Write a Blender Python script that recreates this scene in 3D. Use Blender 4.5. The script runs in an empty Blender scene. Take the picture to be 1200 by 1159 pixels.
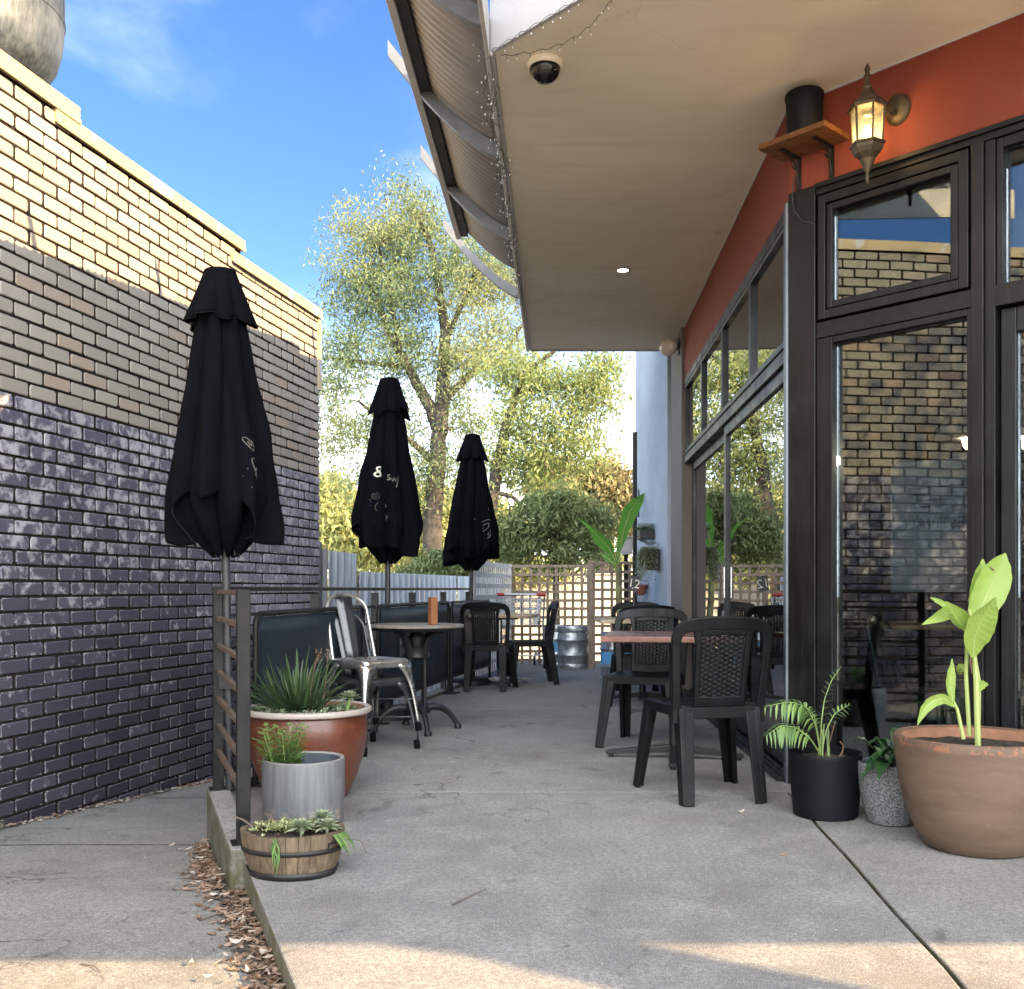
import bpy, bmesh, math, random
import numpy as np
from mathutils import Vector, Matrix, noise as mnoise
random.seed(7)
RNG = np.random.default_rng(11)
SC = bpy.context.scene
COL = SC.collection
PI = math.pi
R = math.radians

# ------------------------------------------------------------------ helpers
def lin(c):
    return tuple(((v/255.0)/12.92 if v/255.0 <= .04045 else ((v/255.0+.055)/1.055)**2.4) for v in c)

class MB:
    """collects vertices and faces of ONE mesh"""
    def __init__(self):
        self.v = []; self.f = []; self.m = []; self.mi = 0
    def add(self, vs, fs):
        b = len(self.v)
        self.v.extend([tuple(p) for p in vs])
        for f in fs:
            self.f.append(tuple(b+i for i in f)); self.m.append(self.mi)
        return self
    def box(self, c, s, rot=None):
        x, y, z = s[0]/2, s[1]/2, s[2]/2
        vs = [Vector(p) for p in ((-x,-y,-z),(x,-y,-z),(x,y,-z),(-x,y,-z),(-x,-y,z),(x,-y,z),(x,y,z),(-x,y,z))]
        if rot is not None: vs = [rot @ p for p in vs]
        c = Vector(c)
        return self.add([c+p for p in vs], [(0,3,2,1),(4,5,6,7),(0,1,5,4),(1,2,6,5),(2,3,7,6),(3,0,4,7)])
    def prism(self, poly, z0, z1):
        n = len(poly)
        vs = [(p[0],p[1],z0) for p in poly]+[(p[0],p[1],z1) for p in poly]
        fs = [tuple(reversed(range(n))), tuple(range(n,2*n))]
        fs += [(i,(i+1)%n,n+(i+1)%n,n+i) for i in range(n)]
        return self.add(vs, fs)
    def beam(self, p0, p1, w, h, up=(0,0,1), w1=None, h1=None):
        p0 = Vector(p0); p1 = Vector(p1); d = (p1-p0).normalized(); up = Vector(up)
        if abs(d.dot(up)) > .98: up = Vector((0,1,0))
        s = d.cross(up).normalized(); u = s.cross(d).normalized()
        w1 = w if w1 is None else w1; h1 = h if h1 is None else h1
        vs = []
        for p, a, b in ((p0,w/2,h/2),(p1,w1/2,h1/2)):
            vs += [p-s*a-u*b, p+s*a-u*b, p+s*a+u*b, p-s*a+u*b]
        return self.add(vs, [(0,3,2,1),(4,5,6,7),(0,1,5,4),(1,2,6,5),(2,3,7,6),(3,0,4,7)])
    def tube(self, pts, r, n=8, closed=False):
        pts = [Vector(p) for p in pts]; k = len(pts)
        rs = r if isinstance(r, (list, tuple)) else [r]*k
        t = [((pts[(i+1)%k] if closed or i < k-1 else pts[i])-(pts[i-1] if closed or i > 0 else pts[i])) for i in range(k)]
        t = [q.normalized() if q.length > 1e-9 else Vector((0,0,1)) for q in t]
        a = Vector((0,0,1)) if abs(t[0].z) < .9 else Vector((1,0,0))
        nrm = t[0].cross(a).normalized(); vs = []
        for i in range(k):
            nrm = (nrm - t[i]*nrm.dot(t[i]))
            nrm = nrm.normalized() if nrm.length > 1e-6 else t[i].orthogonal().normalized()
            b = t[i].cross(nrm)
            for j in range(n):
                an = 2*PI*j/n
                vs.append(pts[i]+(nrm*math.cos(an)+b*math.sin(an))*rs[i])
        fs = []
        for i in range(k if closed else k-1):
            i2 = (i+1)%k
            for j in range(n):
                fs.append((i*n+j, i*n+(j+1)%n, i2*n+(j+1)%n, i2*n+j))
        if not closed:
            fs.append(tuple(reversed(range(n)))); fs.append(tuple(range((k-1)*n,k*n)))
        return self.add(vs, fs)
    def lathe(self, prof, c=(0,0,0), n=32, sx=1, sy=1, closed=False, start=0, caps=True):
        vs = []; k = len(prof)
        for (r, z) in prof:
            for j in range(n):
                a = 2*PI*j/n+start
                vs.append((c[0]+r*sx*math.cos(a), c[1]+r*sy*math.sin(a), c[2]+z))
        fs = []
        for i in range(k if closed else k-1):
            i2 = (i+1)%k
            for j in range(n):
                fs.append((i*n+j, i*n+(j+1)%n, i2*n+(j+1)%n, i2*n+j))
        if not closed and caps:
            if prof[0][0] > 1e-4: fs.append(tuple(reversed(range(n))))
            if prof[-1][0] > 1e-4: fs.append(tuple(range((k-1)*n, k*n)))
        return self.add(vs, fs)
    def blade(self, pts, ws, side, fold=.25):
        """leaf strip along pts, half widths ws, sideways vector, V fold"""
        pts = [Vector(p) for p in pts]; n = len(pts); vs = []
        for i in range(n):
            t = (pts[min(i+1,n-1)]-pts[max(i-1,0)]).normalized()
            s = (Vector(side)-t*Vector(side).dot(t)).normalized(); u = s.cross(t)
            vs += [pts[i]-s*ws[i]+u*ws[i]*fold, pts[i], pts[i]+s*ws[i]+u*ws[i]*fold]
        fs = []
        for i in range(n-1):
            for j in range(2):
                fs.append((i*3+j, i*3+j+1, i*3+j+4, i*3+j+3))
        return self.add(vs, fs)
    def build(self, name, mats, parent=None, smooth=False, bevel=0, seg=2, solid=0):
        me = bpy.data.meshes.new(name)
        me.from_pydata(self.v, [], self.f); me.validate()
        if not isinstance(mats, (list, tuple)): mats = [mats]
        for m in mats: me.materials.append(m)
        if len(mats) > 1 and len(me.polygons) == len(self.m):
            me.polygons.foreach_set('material_index', self.m)
        me.polygons.foreach_set('use_smooth', [bool(smooth)]*len(me.polygons))
        me.update()
        o = bpy.data.objects.new(name, me); COL.objects.link(o)
        if parent is not None: o.parent = parent
        if solid:
            s = o.modifiers.new('solid', 'SOLIDIFY'); s.thickness = solid; s.offset = 0
        if bevel:
            b = o.modifiers.new('bevel', 'BEVEL'); b.width = bevel; b.segments = seg; b.limit_method = 'ANGLE'; b.angle_limit = R(35); b.harden_normals = False
        if smooth and smooth != 'all':
            try: me.set_sharp_from_angle(angle=R(40))
            except Exception: pass
        return o

def tag(o, label=None, cat=None, group=None, kind=None):
    if label: o['label'] = label
    if cat: o['category'] = cat
    if group: o['group'] = group
    if kind: o['kind'] = kind
    return o
def empty(name, loc=(0,0,0), rz=0, label=None, cat=None, group=None):
    o = bpy.data.objects.new(name, None); COL.objects.link(o)
    o.location = loc; o.rotation_euler = (0,0,rz); o.empty_display_size = .1
    return tag(o, label, cat, group)
def copy_tree(o, parent=None):
    c = o.copy(); COL.objects.link(c)
    if parent is not None: c.parent = parent
    for ch in [x for x in bpy.data.objects if x.parent == o]:
        copy_tree(ch, c)
    return c
def raw(name, V, F, mat, parent=None, smooth=False):
    """fast mesh from numpy arrays of quads"""
    me = bpy.data.meshes.new(name)
    nv, nf = len(V), len(F); k = F.shape[1]
    me.vertices.add(nv); me.vertices.foreach_set('co', V.astype(np.float32).ravel())
    me.loops.add(nf*k); me.loops.foreach_set('vertex_index', F.astype(np.int32).ravel())
    me.polygons.add(nf); me.polygons.foreach_set('loop_start', np.arange(0,nf*k,k,dtype=np.int32))
    me.polygons.foreach_set('loop_total', np.full(nf,k,dtype=np.int32))
    me.update(calc_edges=True); me.materials.append(mat)
    o = bpy.data.objects.new(name, me); COL.objects.link(o)
    if parent is not None: o.parent = parent
    return o

# ------------------------------------------------------------------ materials
class NT:
    def __init__(self, name):
        self.m = bpy.data.materials.new(name); self.m.use_nodes = True
        self.t = self.m.node_tree; self.t.nodes.clear()
        self.out = self.n('ShaderNodeOutputMaterial')
    def n(self, typ, **kw):
        x = self.t.nodes.new(typ)
        for k, v in kw.items(): setattr(x, k, v)
        return x
    def l(self, a, b): self.t.links.new(a, b)
    def set(self, node, key, val):
        if hasattr(val, 'is_linked') or hasattr(val, 'links'): self.l(val, node.inputs[key])
        else: node.inputs[key].default_value = val
    def coord(self, which='Object', scale=(1,1,1)):
        c = self.n('ShaderNodeTexCoord')
        if scale == (1,1,1): return c.outputs[which]
        mp = self.n('ShaderNodeMapping'); self.l(c.outputs[which], mp.inputs[0]); mp.inputs['Scale'].default_value = scale
        return mp.outputs[0]
    def world(self, scale=(1,1,1)):
        g = self.n('ShaderNodeNewGeometry')
        if scale == (1,1,1): return g.outputs['Position']
        mp = self.n('ShaderNodeMapping'); self.l(g.outputs['Position'], mp.inputs[0]); mp.inputs['Scale'].default_value = scale
        return mp.outputs[0]
    def noise(self, vec, scale, detail=4, rough=.55, dist=0):
        x = self.n('ShaderNodeTexNoise'); self.l(vec, x.inputs['Vector'])
        x.inputs['Scale'].default_value = scale; x.inputs['Detail'].default_value = detail
        x.inputs['Roughness'].default_value = rough; x.inputs['Distortion'].default_value = dist
        return x.outputs['Fac']
    def voro(self, vec, scale, feature='F1', out='Distance'):
        x = self.n('ShaderNodeTexVoronoi', feature=feature); self.l(vec, x.inputs['Vector']); x.inputs['Scale'].default_value = scale
        return x.outputs[out]
    def ramp(self, fac, a, b, ca=0, cb=1):
        x = self.n('ShaderNodeMapRange', interpolation_type='SMOOTHSTEP')
        self.l(fac, x.inputs[0]); x.inputs[1].default_value = a; x.inputs[2].default_value = b
        x.inputs[3].default_value = ca; x.inputs[4].default_value = cb
        return x.outputs[0]
    def math(self, op, a, b=0.0, c=None):
        x = self.n('ShaderNodeMath', operation=op); self.set(x, 0, a); self.set(x, 1, b)
        if c is not None: self.set(x, 2, c)
        return x.outputs[0]
    def mix(self, fac, a, b, blend='MIX'):
        x = self.n('ShaderNodeMix', data_type='RGBA', blend_type=blend)
        self.set(x, 0, fac)
        for key, v in ((6,a),(7,b)):
            if isinstance(v, tuple): v = (v+(1,))[:4] if len(v) == 3 else v
            self.set(x, key, v)
        return x.outputs[2]
    def bump(self, h, strength=.3, dist=.01, normal=None):
        x = self.n('ShaderNodeBump'); self.l(h, x.inputs['Height']); x.inputs['Strength'].default_value = strength; x.inputs['Distance'].default_value = dist
        if normal is not None: self.l(normal, x.inputs['Normal'])
        return x.outputs[0]
    def bsdf(self, col, rough=.6, metal=0, normal=None, spec=.5, coat=0, emis=None, estr=0, sheen=0):
        b = self.n('ShaderNodeBsdfPrincipled')
        if isinstance(col, tuple): col = (col+(1,))[:4] if len(col) == 3 else col
        self.set(b, 'Base Color', col); self.set(b, 'Roughness', rough); self.set(b, 'Metallic', metal)
        b.inputs['Specular IOR Level'].default_value = spec; b.inputs['Coat Weight'].default_value = coat
        if coat: b.inputs['Coat Roughness'].default_value = .12
        if sheen: b.inputs['Sheen Weight'].default_value = sheen
        if normal is not None: self.l(normal, b.inputs['Normal'])
        if emis is not None:
            b.inputs['Emission Color'].default_value = (emis+(1,))[:4]; b.inputs['Emission Strength'].default_value = estr
        return b.outputs[0]
    def done(self, sh):
        self.l(sh, self.out.inputs[0]); return self.m

def simple(name, col, rough=.6, metal=0, var=.18, scale=8, bump=.15, bscale=60, spec=.5, coat=0, bd=.004, col2=None, rvar=.1, sheen=0, stretch=(1,1,1)):
    t = NT(name); v = t.coord('Object', stretch)
    f = t.noise(v, scale, 6)
    a = tuple(c*(1-var) for c in col); b = col2 if col2 else tuple(min(1,c*(1+var)) for c in col)
    c = t.mix(t.ramp(f,.3,.7), a, b)
    h = t.noise(v, bscale, 4)
    r = t.ramp(f,.25,.75, max(.02,rough-rvar), min(1,rough+rvar))
    return t.done(t.bsdf(c, r, metal, t.bump(h, bump, bd) if bump else None, spec, coat, sheen=sheen))

M = {}
def concrete(name, base, dark, light, moss=True):
    t = NT(name); v = t.world()
    big = t.noise(v, .7, 5, .6); mid = t.noise(v, 4.5, 7, .65, .6); fine = t.noise(v, 55, 3, .7); grit = t.noise(v, 240, 2, .6)
    c = t.mix(t.ramp(big,.36,.62), dark, base)
    c = t.mix(t.ramp(mid,.35,.75,0,.75), c, light)
    c = t.mix(t.ramp(fine,.38,.62,0,.62), c, tuple(x*.5 for x in base))
    c = t.mix(t.ramp(grit,.52,.70,0,.8), c, tuple(min(1,x*1.7) for x in light))
    # drips and stains with a shape of their own
    st = t.noise(v, 2.1, 8, .75, 1.2)
    c = t.mix(t.ramp(st,.56,.70,0,.7), c, tuple(x*.45 for x in dark))
    st3 = t.noise(v, 1.3, 6, .7, .4)
    c = t.mix(t.ramp(st3,.56,.7,0,.45), c, (.17,.145,.11))
    st2 = t.noise(t.world((1,2.6,1)), 7, 8, .8, 2)
    c = t.mix(t.ramp(st2,.66,.73,0,.7), c, tuple(min(1,x*1.55) for x in light))
    sp_ = t.voro(t.world((1,1,.2)), 5.5); spn = t.noise(v, 1.7, 3)
    c = t.mix(t.math('MULTIPLY', t.ramp(sp_,.035,.06,1,0), t.ramp(spn,.5,.56,0,.65)), c, tuple(x*.4 for x in dark))
    sp2 = t.voro(t.world((1,1,.2)), 17); c = t.mix(t.math('MULTIPLY', t.ramp(sp2,.05,.10,1,0), t.ramp(spn,.44,.5,.55,0)), c, tuple(min(1,x*1.6) for x in light))
    # hairline cracks
    wv = t.n('ShaderNodeVectorMath', operation='ADD'); t.l(v, wv.inputs[0])
    nz = t.n('ShaderNodeTexNoise'); t.l(v, nz.inputs['Vector']); nz.inputs['Scale'].default_value = 2.2; nz.inputs['Detail'].default_value = 6
    sc = t.n('ShaderNodeVectorMath', operation='SCALE'); t.l(nz.outputs['Color'], sc.inputs[0]); sc.inputs['Scale'].default_value = 1.1
    t.l(sc.outputs[0], wv.inputs[1])
    cr = t.voro(wv.outputs[0], .36, 'DISTANCE_TO_EDGE')
    crm = t.math('MULTIPLY', t.ramp(cr, .0012, .004, 1, 0), t.ramp(big,.45,.6,0,.7))
    c = t.mix(crm, c, (.04,.037,.03))
    if moss:
        g = t.n('ShaderNodeNewGeometry'); sp = t.n('ShaderNodeSeparateXYZ'); t.l(g.outputs['Normal'], sp.inputs[0])
        side = t.ramp(sp.outputs[2], .3, .8, 1, 0)
        mo = t.math('MULTIPLY', side, t.ramp(t.noise(v, 9, 6, .7), .3, .6, .35, 1))
        c = t.mix(mo, c, t.mix(t.noise(v, 22, 4), (.045,.05,.022), (.13,.12,.07)))
    h = t.math('ADD', t.math('MULTIPLY', grit, .7), t.math('MULTIPLY', mid, .5))
    h = t.math('SUBTRACT', h, t.math('MULTIPLY', crm, .8))
    return t.done(t.bsdf(c, t.ramp(mid,.3,.7,.75,.92), 0, t.bump(h, .45, .006), .35))
M['patio'] = concrete('patio_concrete', (.23,.226,.216), (.150,.148,.143), (.315,.308,.292))
M['drive'] = concrete('driveway_concrete', (.235,.23,.208), (.16,.157,.142), (.315,.305,.275))

M['path'] = concrete('pale_bounce_concrete', (.50,.47,.42), (.42,.39,.35), (.56,.53,.47), False)  # pale tone chosen to bounce sunlight upward
def brick_mat():
    t = NT('painted_brick')
    at = t.n('ShaderNodeVertexColor'); at.layer_name = 'tint'
    sp = t.n('ShaderNodeSeparateColor'); t.l(at.outputs[0], sp.inputs[0]); rnd, paint, wash = sp.outputs
    uv = t.n('ShaderNodeUVMap'); uv.uv_map = 'UVMap'
    su = t.n('ShaderNodeSeparateXYZ'); t.l(uv.outputs[0], su.inputs[0])
    v = t.world()
    n1 = t.noise(v, 26, 6, .7, .5); n2 = t.noise(v, 5, 5, .6); n3 = t.noise(v, 110, 3, .7)
    # cream brick
    cream = t.mix(rnd, (.265,.24,.20), (.355,.325,.275))
    pink = t.math('GREATER_THAN', rnd, .86)
    cream = t.mix(pink, cream, (.33,.26,.20))
    cream = t.mix(t.ramp(n2,.35,.7,0,.35), cream, (.27,.25,.20))
    cream = t.mix(t.ramp(n3,.6,.72,0,.5), cream, (.2,.15,.1))
    # dark paint with chalky bloom
    dk = t.mix(rnd, (.030,.027,.040), (.068,.063,.085))
    dk = t.mix(wash, dk, t.mix(rnd, (.24,.225,.255), (.33,.32,.35)))
    du = t.math('MULTIPLY', t.math('MINIMUM', su.outputs[0], t.math('SUBTRACT', 1.0, su.outputs[0])), .23)
    dv = t.math('MULTIPLY', t.math('SUBTRACT', 1.0, su.outputs[1]), .076)
    d = t.math('MINIMUM', du, dv)
    d = t.math('ADD', d, t.math('MULTIPLY', t.math('SUBTRACT', n1, .5), .022))
    edge = t.ramp(d, .0045, .010, .9, 0)
    keep = t.ramp(t.noise(v, 9, 4, .6), .36, .54)
    edge = t.math('MULTIPLY', edge, keep)
    zz = t.n('ShaderNodeSeparateXYZ'); t.l(v, zz.inputs[0])
    hi = t.ramp(zz.outputs[2], .2, 1.7, .0, .18)
    bl = t.math('ADD', t.noise(v, 13, 5, .62, .25), t.math('ADD', t.math('MULTIPLY', rnd, .1), hi))
    bloom = t.ramp(bl, .665, .85, 0, .72)
    edge = t.math('MAXIMUM', edge, bloom)
    dk = t.mix(t.math('MULTIPLY', hi, 3.4), dk, (.12,.115,.155))
    dk = t.mix(edge, dk, (.46,.45,.47))
    chip = t.ramp(t.noise(v, 7, 5, .7, .3), .73, .755, 0, 1)
    dk = t.mix(chip, dk, (.33,.29,.2))
    c = t.mix(paint, cream, dk)
    h = t.math('ADD', t.math('MULTIPLY', n3, .5), n1)
    return t.done(t.bsdf(c, .78, 0, t.bump(h, .5, .004), .3))
M['brick'] = brick_mat()
def mortar_mat():
    t = NT('mortar'); v = t.world(); n = t.noise(v, 30, 5)
    return t.done(t.bsdf(t.mix(n, (.010,.009,.009), (.04,.034,.03)), .95, 0, t.bump(n,.5,.01), .1))
M['mortar'] = mortar_mat()
def coping_mat():
    t = NT('painted_flashing'); v = t.world(); 
    p = t.noise(t.world((1,1,.45)), 5, 6, .7, .3)
    c = t.mix(t.noise(v,3,4), (.36,.28,.15), (.43,.34,.19))
    c = t.mix(t.ramp(p,.57,.60), c, (.42,.45,.48))
    return t.done(t.bsdf(c, .5, .0, t.bump(p,.2,.004)))
M['coping'] = coping_mat()

def soffit_mat():
    t = NT('soffit_plaster'); v = t.world()
    a = t.noise(v, 1.1, 5, .6, .5); s = t.noise(t.world((.5,4,1)), 2.2, 6, .6); g = t.noise(v, 160, 3, .6)
    c = t.mix(t.ramp(a,.3,.7), (.77,.70,.55), (.86,.79,.64))
    c = t.mix(t.ramp(s,.5,.75,0,.4), c, (.68,.60,.45))
    pa = t.noise(v, .8, 7, .7, 1.5)
    c = t.mix(t.ramp(pa,.58,.72,0,.35), c, (.66,.57,.42))
    wv = t.n('ShaderNodeVectorMath', operation='ADD'); t.l(v, wv.inputs[0]); nz = t.n('ShaderNodeTexNoise'); t.l(v, nz.inputs['Vector']); nz.inputs['Scale'].default_value = 1.8; nz.inputs['Detail'].default_value = 6
    t.l(nz.outputs['Color'], wv.inputs[1]); cr = t.voro(wv.outputs[0], .42, 'DISTANCE_TO_EDGE')
    c = t.mix(t.math('MULTIPLY', t.ramp(cr,.0005,.0018,1,0), t.ramp(a,.47,.58,0,.3)), c, (.25,.2,.13))
    sx = t.voro(v, 6.5); c = t.mix(t.math('MULTIPLY', t.ramp(sx,.02,.035,1,0), t.ramp(pa,.5,.56,0,.6)), c, (.22,.17,.11))
    return t.done(t.bsdf(c, .85, 0, t.bump(t.math('ADD',g,t.math('MULTIPLY',a,3)),.35,.004), .2))
M['soffit'] = soffit_mat()
def red_mat():
    t = NT('terracotta_render'); v = t.world(); a = t.noise(v,1.5,6,.65); g = t.noise(v,120,3,.6)
    c = t.mix(t.ramp(a,.3,.72), (.165,.036,.021), (.205,.047,.027))
    d = t.noise(t.world((3,3,.6)), 3, 6, .7)
    c = t.mix(t.ramp(d,.6,.75,0,.35), c, (.19,.045,.025))
    return t.done(t.bsdf(c,.75,0,t.bump(g,.4,.004),.25))
M['red'] = red_mat()
M['fascia'] = simple('white_fascia_paint', (.44,.435,.44), .55, var=.06, scale=3, bump=.25, bscale=140)
M['bluewall'] = simple('pale_blue_render', (.36,.42,.48), .8, var=.10, scale=2.5, bump=.4, bscale=90)
M['taupe'] = simple('taupe_paint', (.13,.115,.10), .7, var=.15, scale=3)
def timber_mat(name, a, b, rough=.45, st=(14,14,.9)):
    t = NT(name); v = t.coord('Object', st); n = t.noise(v, 2.2, 7, .65, .8); f = t.noise(v, 14, 4, .6)
    m = t.noise(t.coord('Object'), 5, 5, .6)
    c = t.mix(t.ramp(n,.3,.7), a, b); c = t.mix(t.ramp(m,.58,.75,0,.4), c, tuple(min(1,x*2.2) for x in b))
    return t.done(t.bsdf(c, t.ramp(m,.3,.7,rough-.12,rough+.15), 0, t.bump(f,.25,.003), .32))
M['char'] = timber_mat('charcoal_timber', (.003,.0031,.0038), (.0085,.0086,.0098), .42)
M['charh'] = timber_mat('charcoal_timber_rail', (.003,.0031,.0038), (.0085,.0086,.0098), .42, (1,14,14))
M['chars'] = timber_mat('charcoal_door_stile', (.006,.0073,.0083), (.015,.0175,.0192), .38)
M['wood'] = timber_mat('brown_shelf_wood', (.10,.04,.015), (.22,.095,.035), .55, (3,14,14))
M['block'] = timber_mat('red_brown_wood', (.16,.06,.025), (.30,.12,.05), .6, (14,14,2))
M['tabled'] = timber_mat('grey_table_wood', (.15,.135,.12), (.23,.21,.185), .45, (2,14,14))
M['tablel'] = timber_mat('pale_table_wood', (.42,.33,.22), (.58,.47,.33), .4, (2,14,14))
M['tabler'] = timber_mat('red_table_top', (.10,.042,.03), (.17,.082,.058), .28, (2,12,12))
M['lattice'] = timber_mat('weathered_brown_lattice', (.19,.145,.105), (.34,.265,.195), .8, (6,6,2))
M['latticew'] = timber_mat('weathered_white_lattice', (.52,.50,.46), (.70,.68,.64), .8, (6,6,2))
M['barrel'] = timber_mat('barrel_oak', (.06,.043,.027), (.15,.112,.07), .75, (18,18,1.2))

def glass_mat(name, ior=2.0, tint=(.72,.76,.76), bias=.0, dust=.0):
    t = NT(name); g = t.n('ShaderNodeNewGeometry')
    fr = t.n('ShaderNodeFresnel'); fr.inputs[0].default_value = ior
    f = t.math('ADD', fr.outputs[0], bias)
    f = t.math('MULTIPLY', f, t.math('SUBTRACT', 1.0, g.outputs['Backfacing']))
    tr = t.n('ShaderNodeBsdfTransparent'); tr.inputs[0].default_value = tint+(1,)
    gl = t.n('ShaderNodeBsdfGlossy'); gl.inputs['Roughness'].default_value = 0; gl.inputs[0].default_value = (.95,.97,1,1)
    w = t.noise(t.world(), 1.1, 1, .3); t.l(t.bump(w,.035,.02), gl.inputs['Normal'])
    mx = t.n('ShaderNodeMixShader'); t.l(f, mx.inputs[0]); t.l(tr.outputs[0], mx.inputs[1]); t.l(gl.outputs[0], mx.inputs[2])
    return t.done(mx.outputs[0])
M['glass'] = glass_mat('window_glass', 2.6, (.62,.66,.66), .48)
M['glass2'] = glass_mat('door_glass', 2.6, (.55,.58,.58), .18)
M['glasst'] = glass_mat('lantern_glass', 1.4, (.93,.86,.70))

M['blackmetal'] = simple('black_powder_coat', (.02,.021,.023), .5, 0, var=.3, bump=.08)
M['rail'] = simple('worn_grey_steel', (.010,.011,.0115), .5, .2, var=.35, scale=14, bump=.15, col2=(.017,.0165,.016), spec=.25)
M['rust'] = simple('weathered_rail_bar', (.09,.075,.063), .6, .3, var=.3, scale=18, bump=.2, col2=(.15,.105,.075))
M['iron'] = simple('black_cast_iron', (.012,.012,.013), .5, .2, var=.3, bump=.2)
M['plastic'] = simple('black_plastic', (.0022,.0025,.0031), .5, 0, var=.2, scale=9, bump=.12, bscale=220, bd=.0015, rvar=.12, spec=.22)
M['gal'] = simple('galvanised_steel', (.42,.45,.47), .42, .85, var=.22, scale=16, bump=.08, rvar=.15)
M['galb'] = simple('galvanised_bracket', (.12,.128,.135), .6, .1, var=.2, scale=12, bump=.12)
def vent_mat():
    t = NT('weathered_galvanised_cowl'); n = t.noise(t.coord('Object',(11,11,.9)), 3, 7, .75); v = t.noise(t.coord('Object'),2,4)
    c = t.mix(t.ramp(n,.35,.65), (.028,.034,.036), (.085,.098,.102)); c = t.mix(t.ramp(v,.5,.7,0,.4), c, (.28,.29,.29))
    return t.done(t.bsdf(c,.55,.45,t.bump(n,.2,.01)))
M['vent'] = vent_mat()
M['corr'] = simple('corrugated_sheet', (.24,.225,.21), .42, .5, var=.12, scale=2, bump=.05)
M['gut'] = simple('pale_gutter', (.50,.49,.47), .5, .1, var=.1)
M['dark'] = simple('dark_underside', (.02,.02,.02), .6)
M['tolix'] = simple('brushed_gunmetal', (.55,.54,.51), .3, .9, var=.25, scale=7, bump=.1, bscale=30, rvar=.12)
M['tolixd'] = simple('dark_gunmetal', (.09,.095,.10), .36, .8, var=.3, scale=7, bump=.1, bscale=30)
M['chrome'] = simple('chrome', (.6,.6,.6), .2, 1, var=.1)
def fabric(name, col, wv=900):
    t = NT(name); v = t.coord('Object'); a = t.noise(v, 5, 6, .7); w = t.noise(v, wv, 2, .5)
    b = t.noise(v, 18, 5, .6)
    d = t.noise(v, 1.7, 5, .7, .6)
    c = t.mix(t.ramp(a,.3,.75), tuple(x*.75 for x in col), tuple(x*1.35 for x in col))
    c = t.mix(t.ramp(d,.55,.8,0,.5), c, tuple(x*1.9+.004 for x in col))
    return t.done(t.bsdf(c,.88,0,t.bump(t.math('ADD',w,t.math('MULTIPLY',b,2.5)),.5,.005),.06))
M['umb'] = fabric('black_canvas', (.0022,.0027,.0042))
M['hem'] = fabric('charcoal_hem_stitching', (.016,.0175,.020))
M['vinyl'] = simple('navy_vinyl', (.005,.013,.023), .55, 0, var=.3, scale=2.5, bump=.2, bscale=7, bd=.02, rvar=.1)
M['print'] = simple('white_print', (.62,.60,.53), .8, var=.12, bump=0)
M['printf'] = simple('faded_print', (.19,.19,.17), .8, var=.35, bump=0)
M['printd'] = simple('dim_print', (.085,.08,.07), .8, var=.2, bump=0)
M['fence'] = simple('pale_steel_fence', (.36,.42,.49), .45, .35, var=.12, scale=2, bump=.05)
M['redpot'] = None
def redpot_mat():
    t = NT('red_glazed_ceramic'); v = t.coord('Object'); a = t.noise(v, 6, 6, .65); b = t.noise(v,70,4)
    z = t.n('ShaderNodeSeparateXYZ'); t.l(v, z.inputs[0])
    c = t.mix(t.ramp(a,.3,.7), (.078,.021,.0095), (.122,.034,.015)); c = t.mix(t.ramp(b,.62,.7,0,.5), c, (.24,.10,.05))
    sm = t.noise(t.coord('Object',(2,2,9)),3,5,.7)
    c = t.mix(t.ramp(sm,.6,.72,0,.35), c, (.2,.10,.065))
    rim = t.ramp(t.math('ADD', z.outputs[2], t.math('MULTIPLY', t.math('SUBTRACT',a,.5), .02)), .402, .41)
    c = t.mix(rim, c, (.36,.315,.28))
    return t.done(t.bsdf(c, .38, 0, t.bump(a,.12,.01), .5, .25))
M['redpot'] = redpot_mat()
def terra_mat():
    t = NT('painted_terracotta'); v = t.coord('Object'); a = t.noise(t.coord('Object',(1,1,3)), 4, 6, .6); b = t.noise(v, 24, 6, .75, .5); z = t.n('ShaderNodeSeparateXYZ'); t.l(v, z.inputs[0])
    c = t.mix(t.ramp(a,.3,.7), (.098,.064,.043), (.135,.091,.061))
    st = t.noise(t.coord('Object',(1,1,9)), 6, 5, .7); c = t.mix(t.ramp(st,.52,.7,0,.45), c, (.155,.108,.075))
    c = t.mix(t.ramp(b,.685,.70), c, (.42,.35,.28))
    chip = t.math('MULTIPLY', t.ramp(z.outputs[2],.396,.408), t.ramp(b,.52,.56))
    c = t.mix(chip, c, (.24,.105,.06))
    return t.done(t.bsdf(c,.62,0,t.bump(t.math('ADD',b,a),.25,.006),.4))
M['terra'] = terra_mat()
M['terrain'] = simple('terracotta_inside', (.28,.14,.08), .85, var=.3)
def speckle_mat():
    t = NT('grey_terrazzo'); v = t.coord('Object'); a = t.voro(v, 190,'F1','Color'); n = t.noise(v,150,3,.6)
    c = t.mix(t.ramp(n,.40,.60), (.055,.058,.061), (.20,.207,.211))
    return t.done(t.bsdf(c,.7,0,t.bump(n,.5,.004)))
M['speck'] = speckle_mat()
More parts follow.
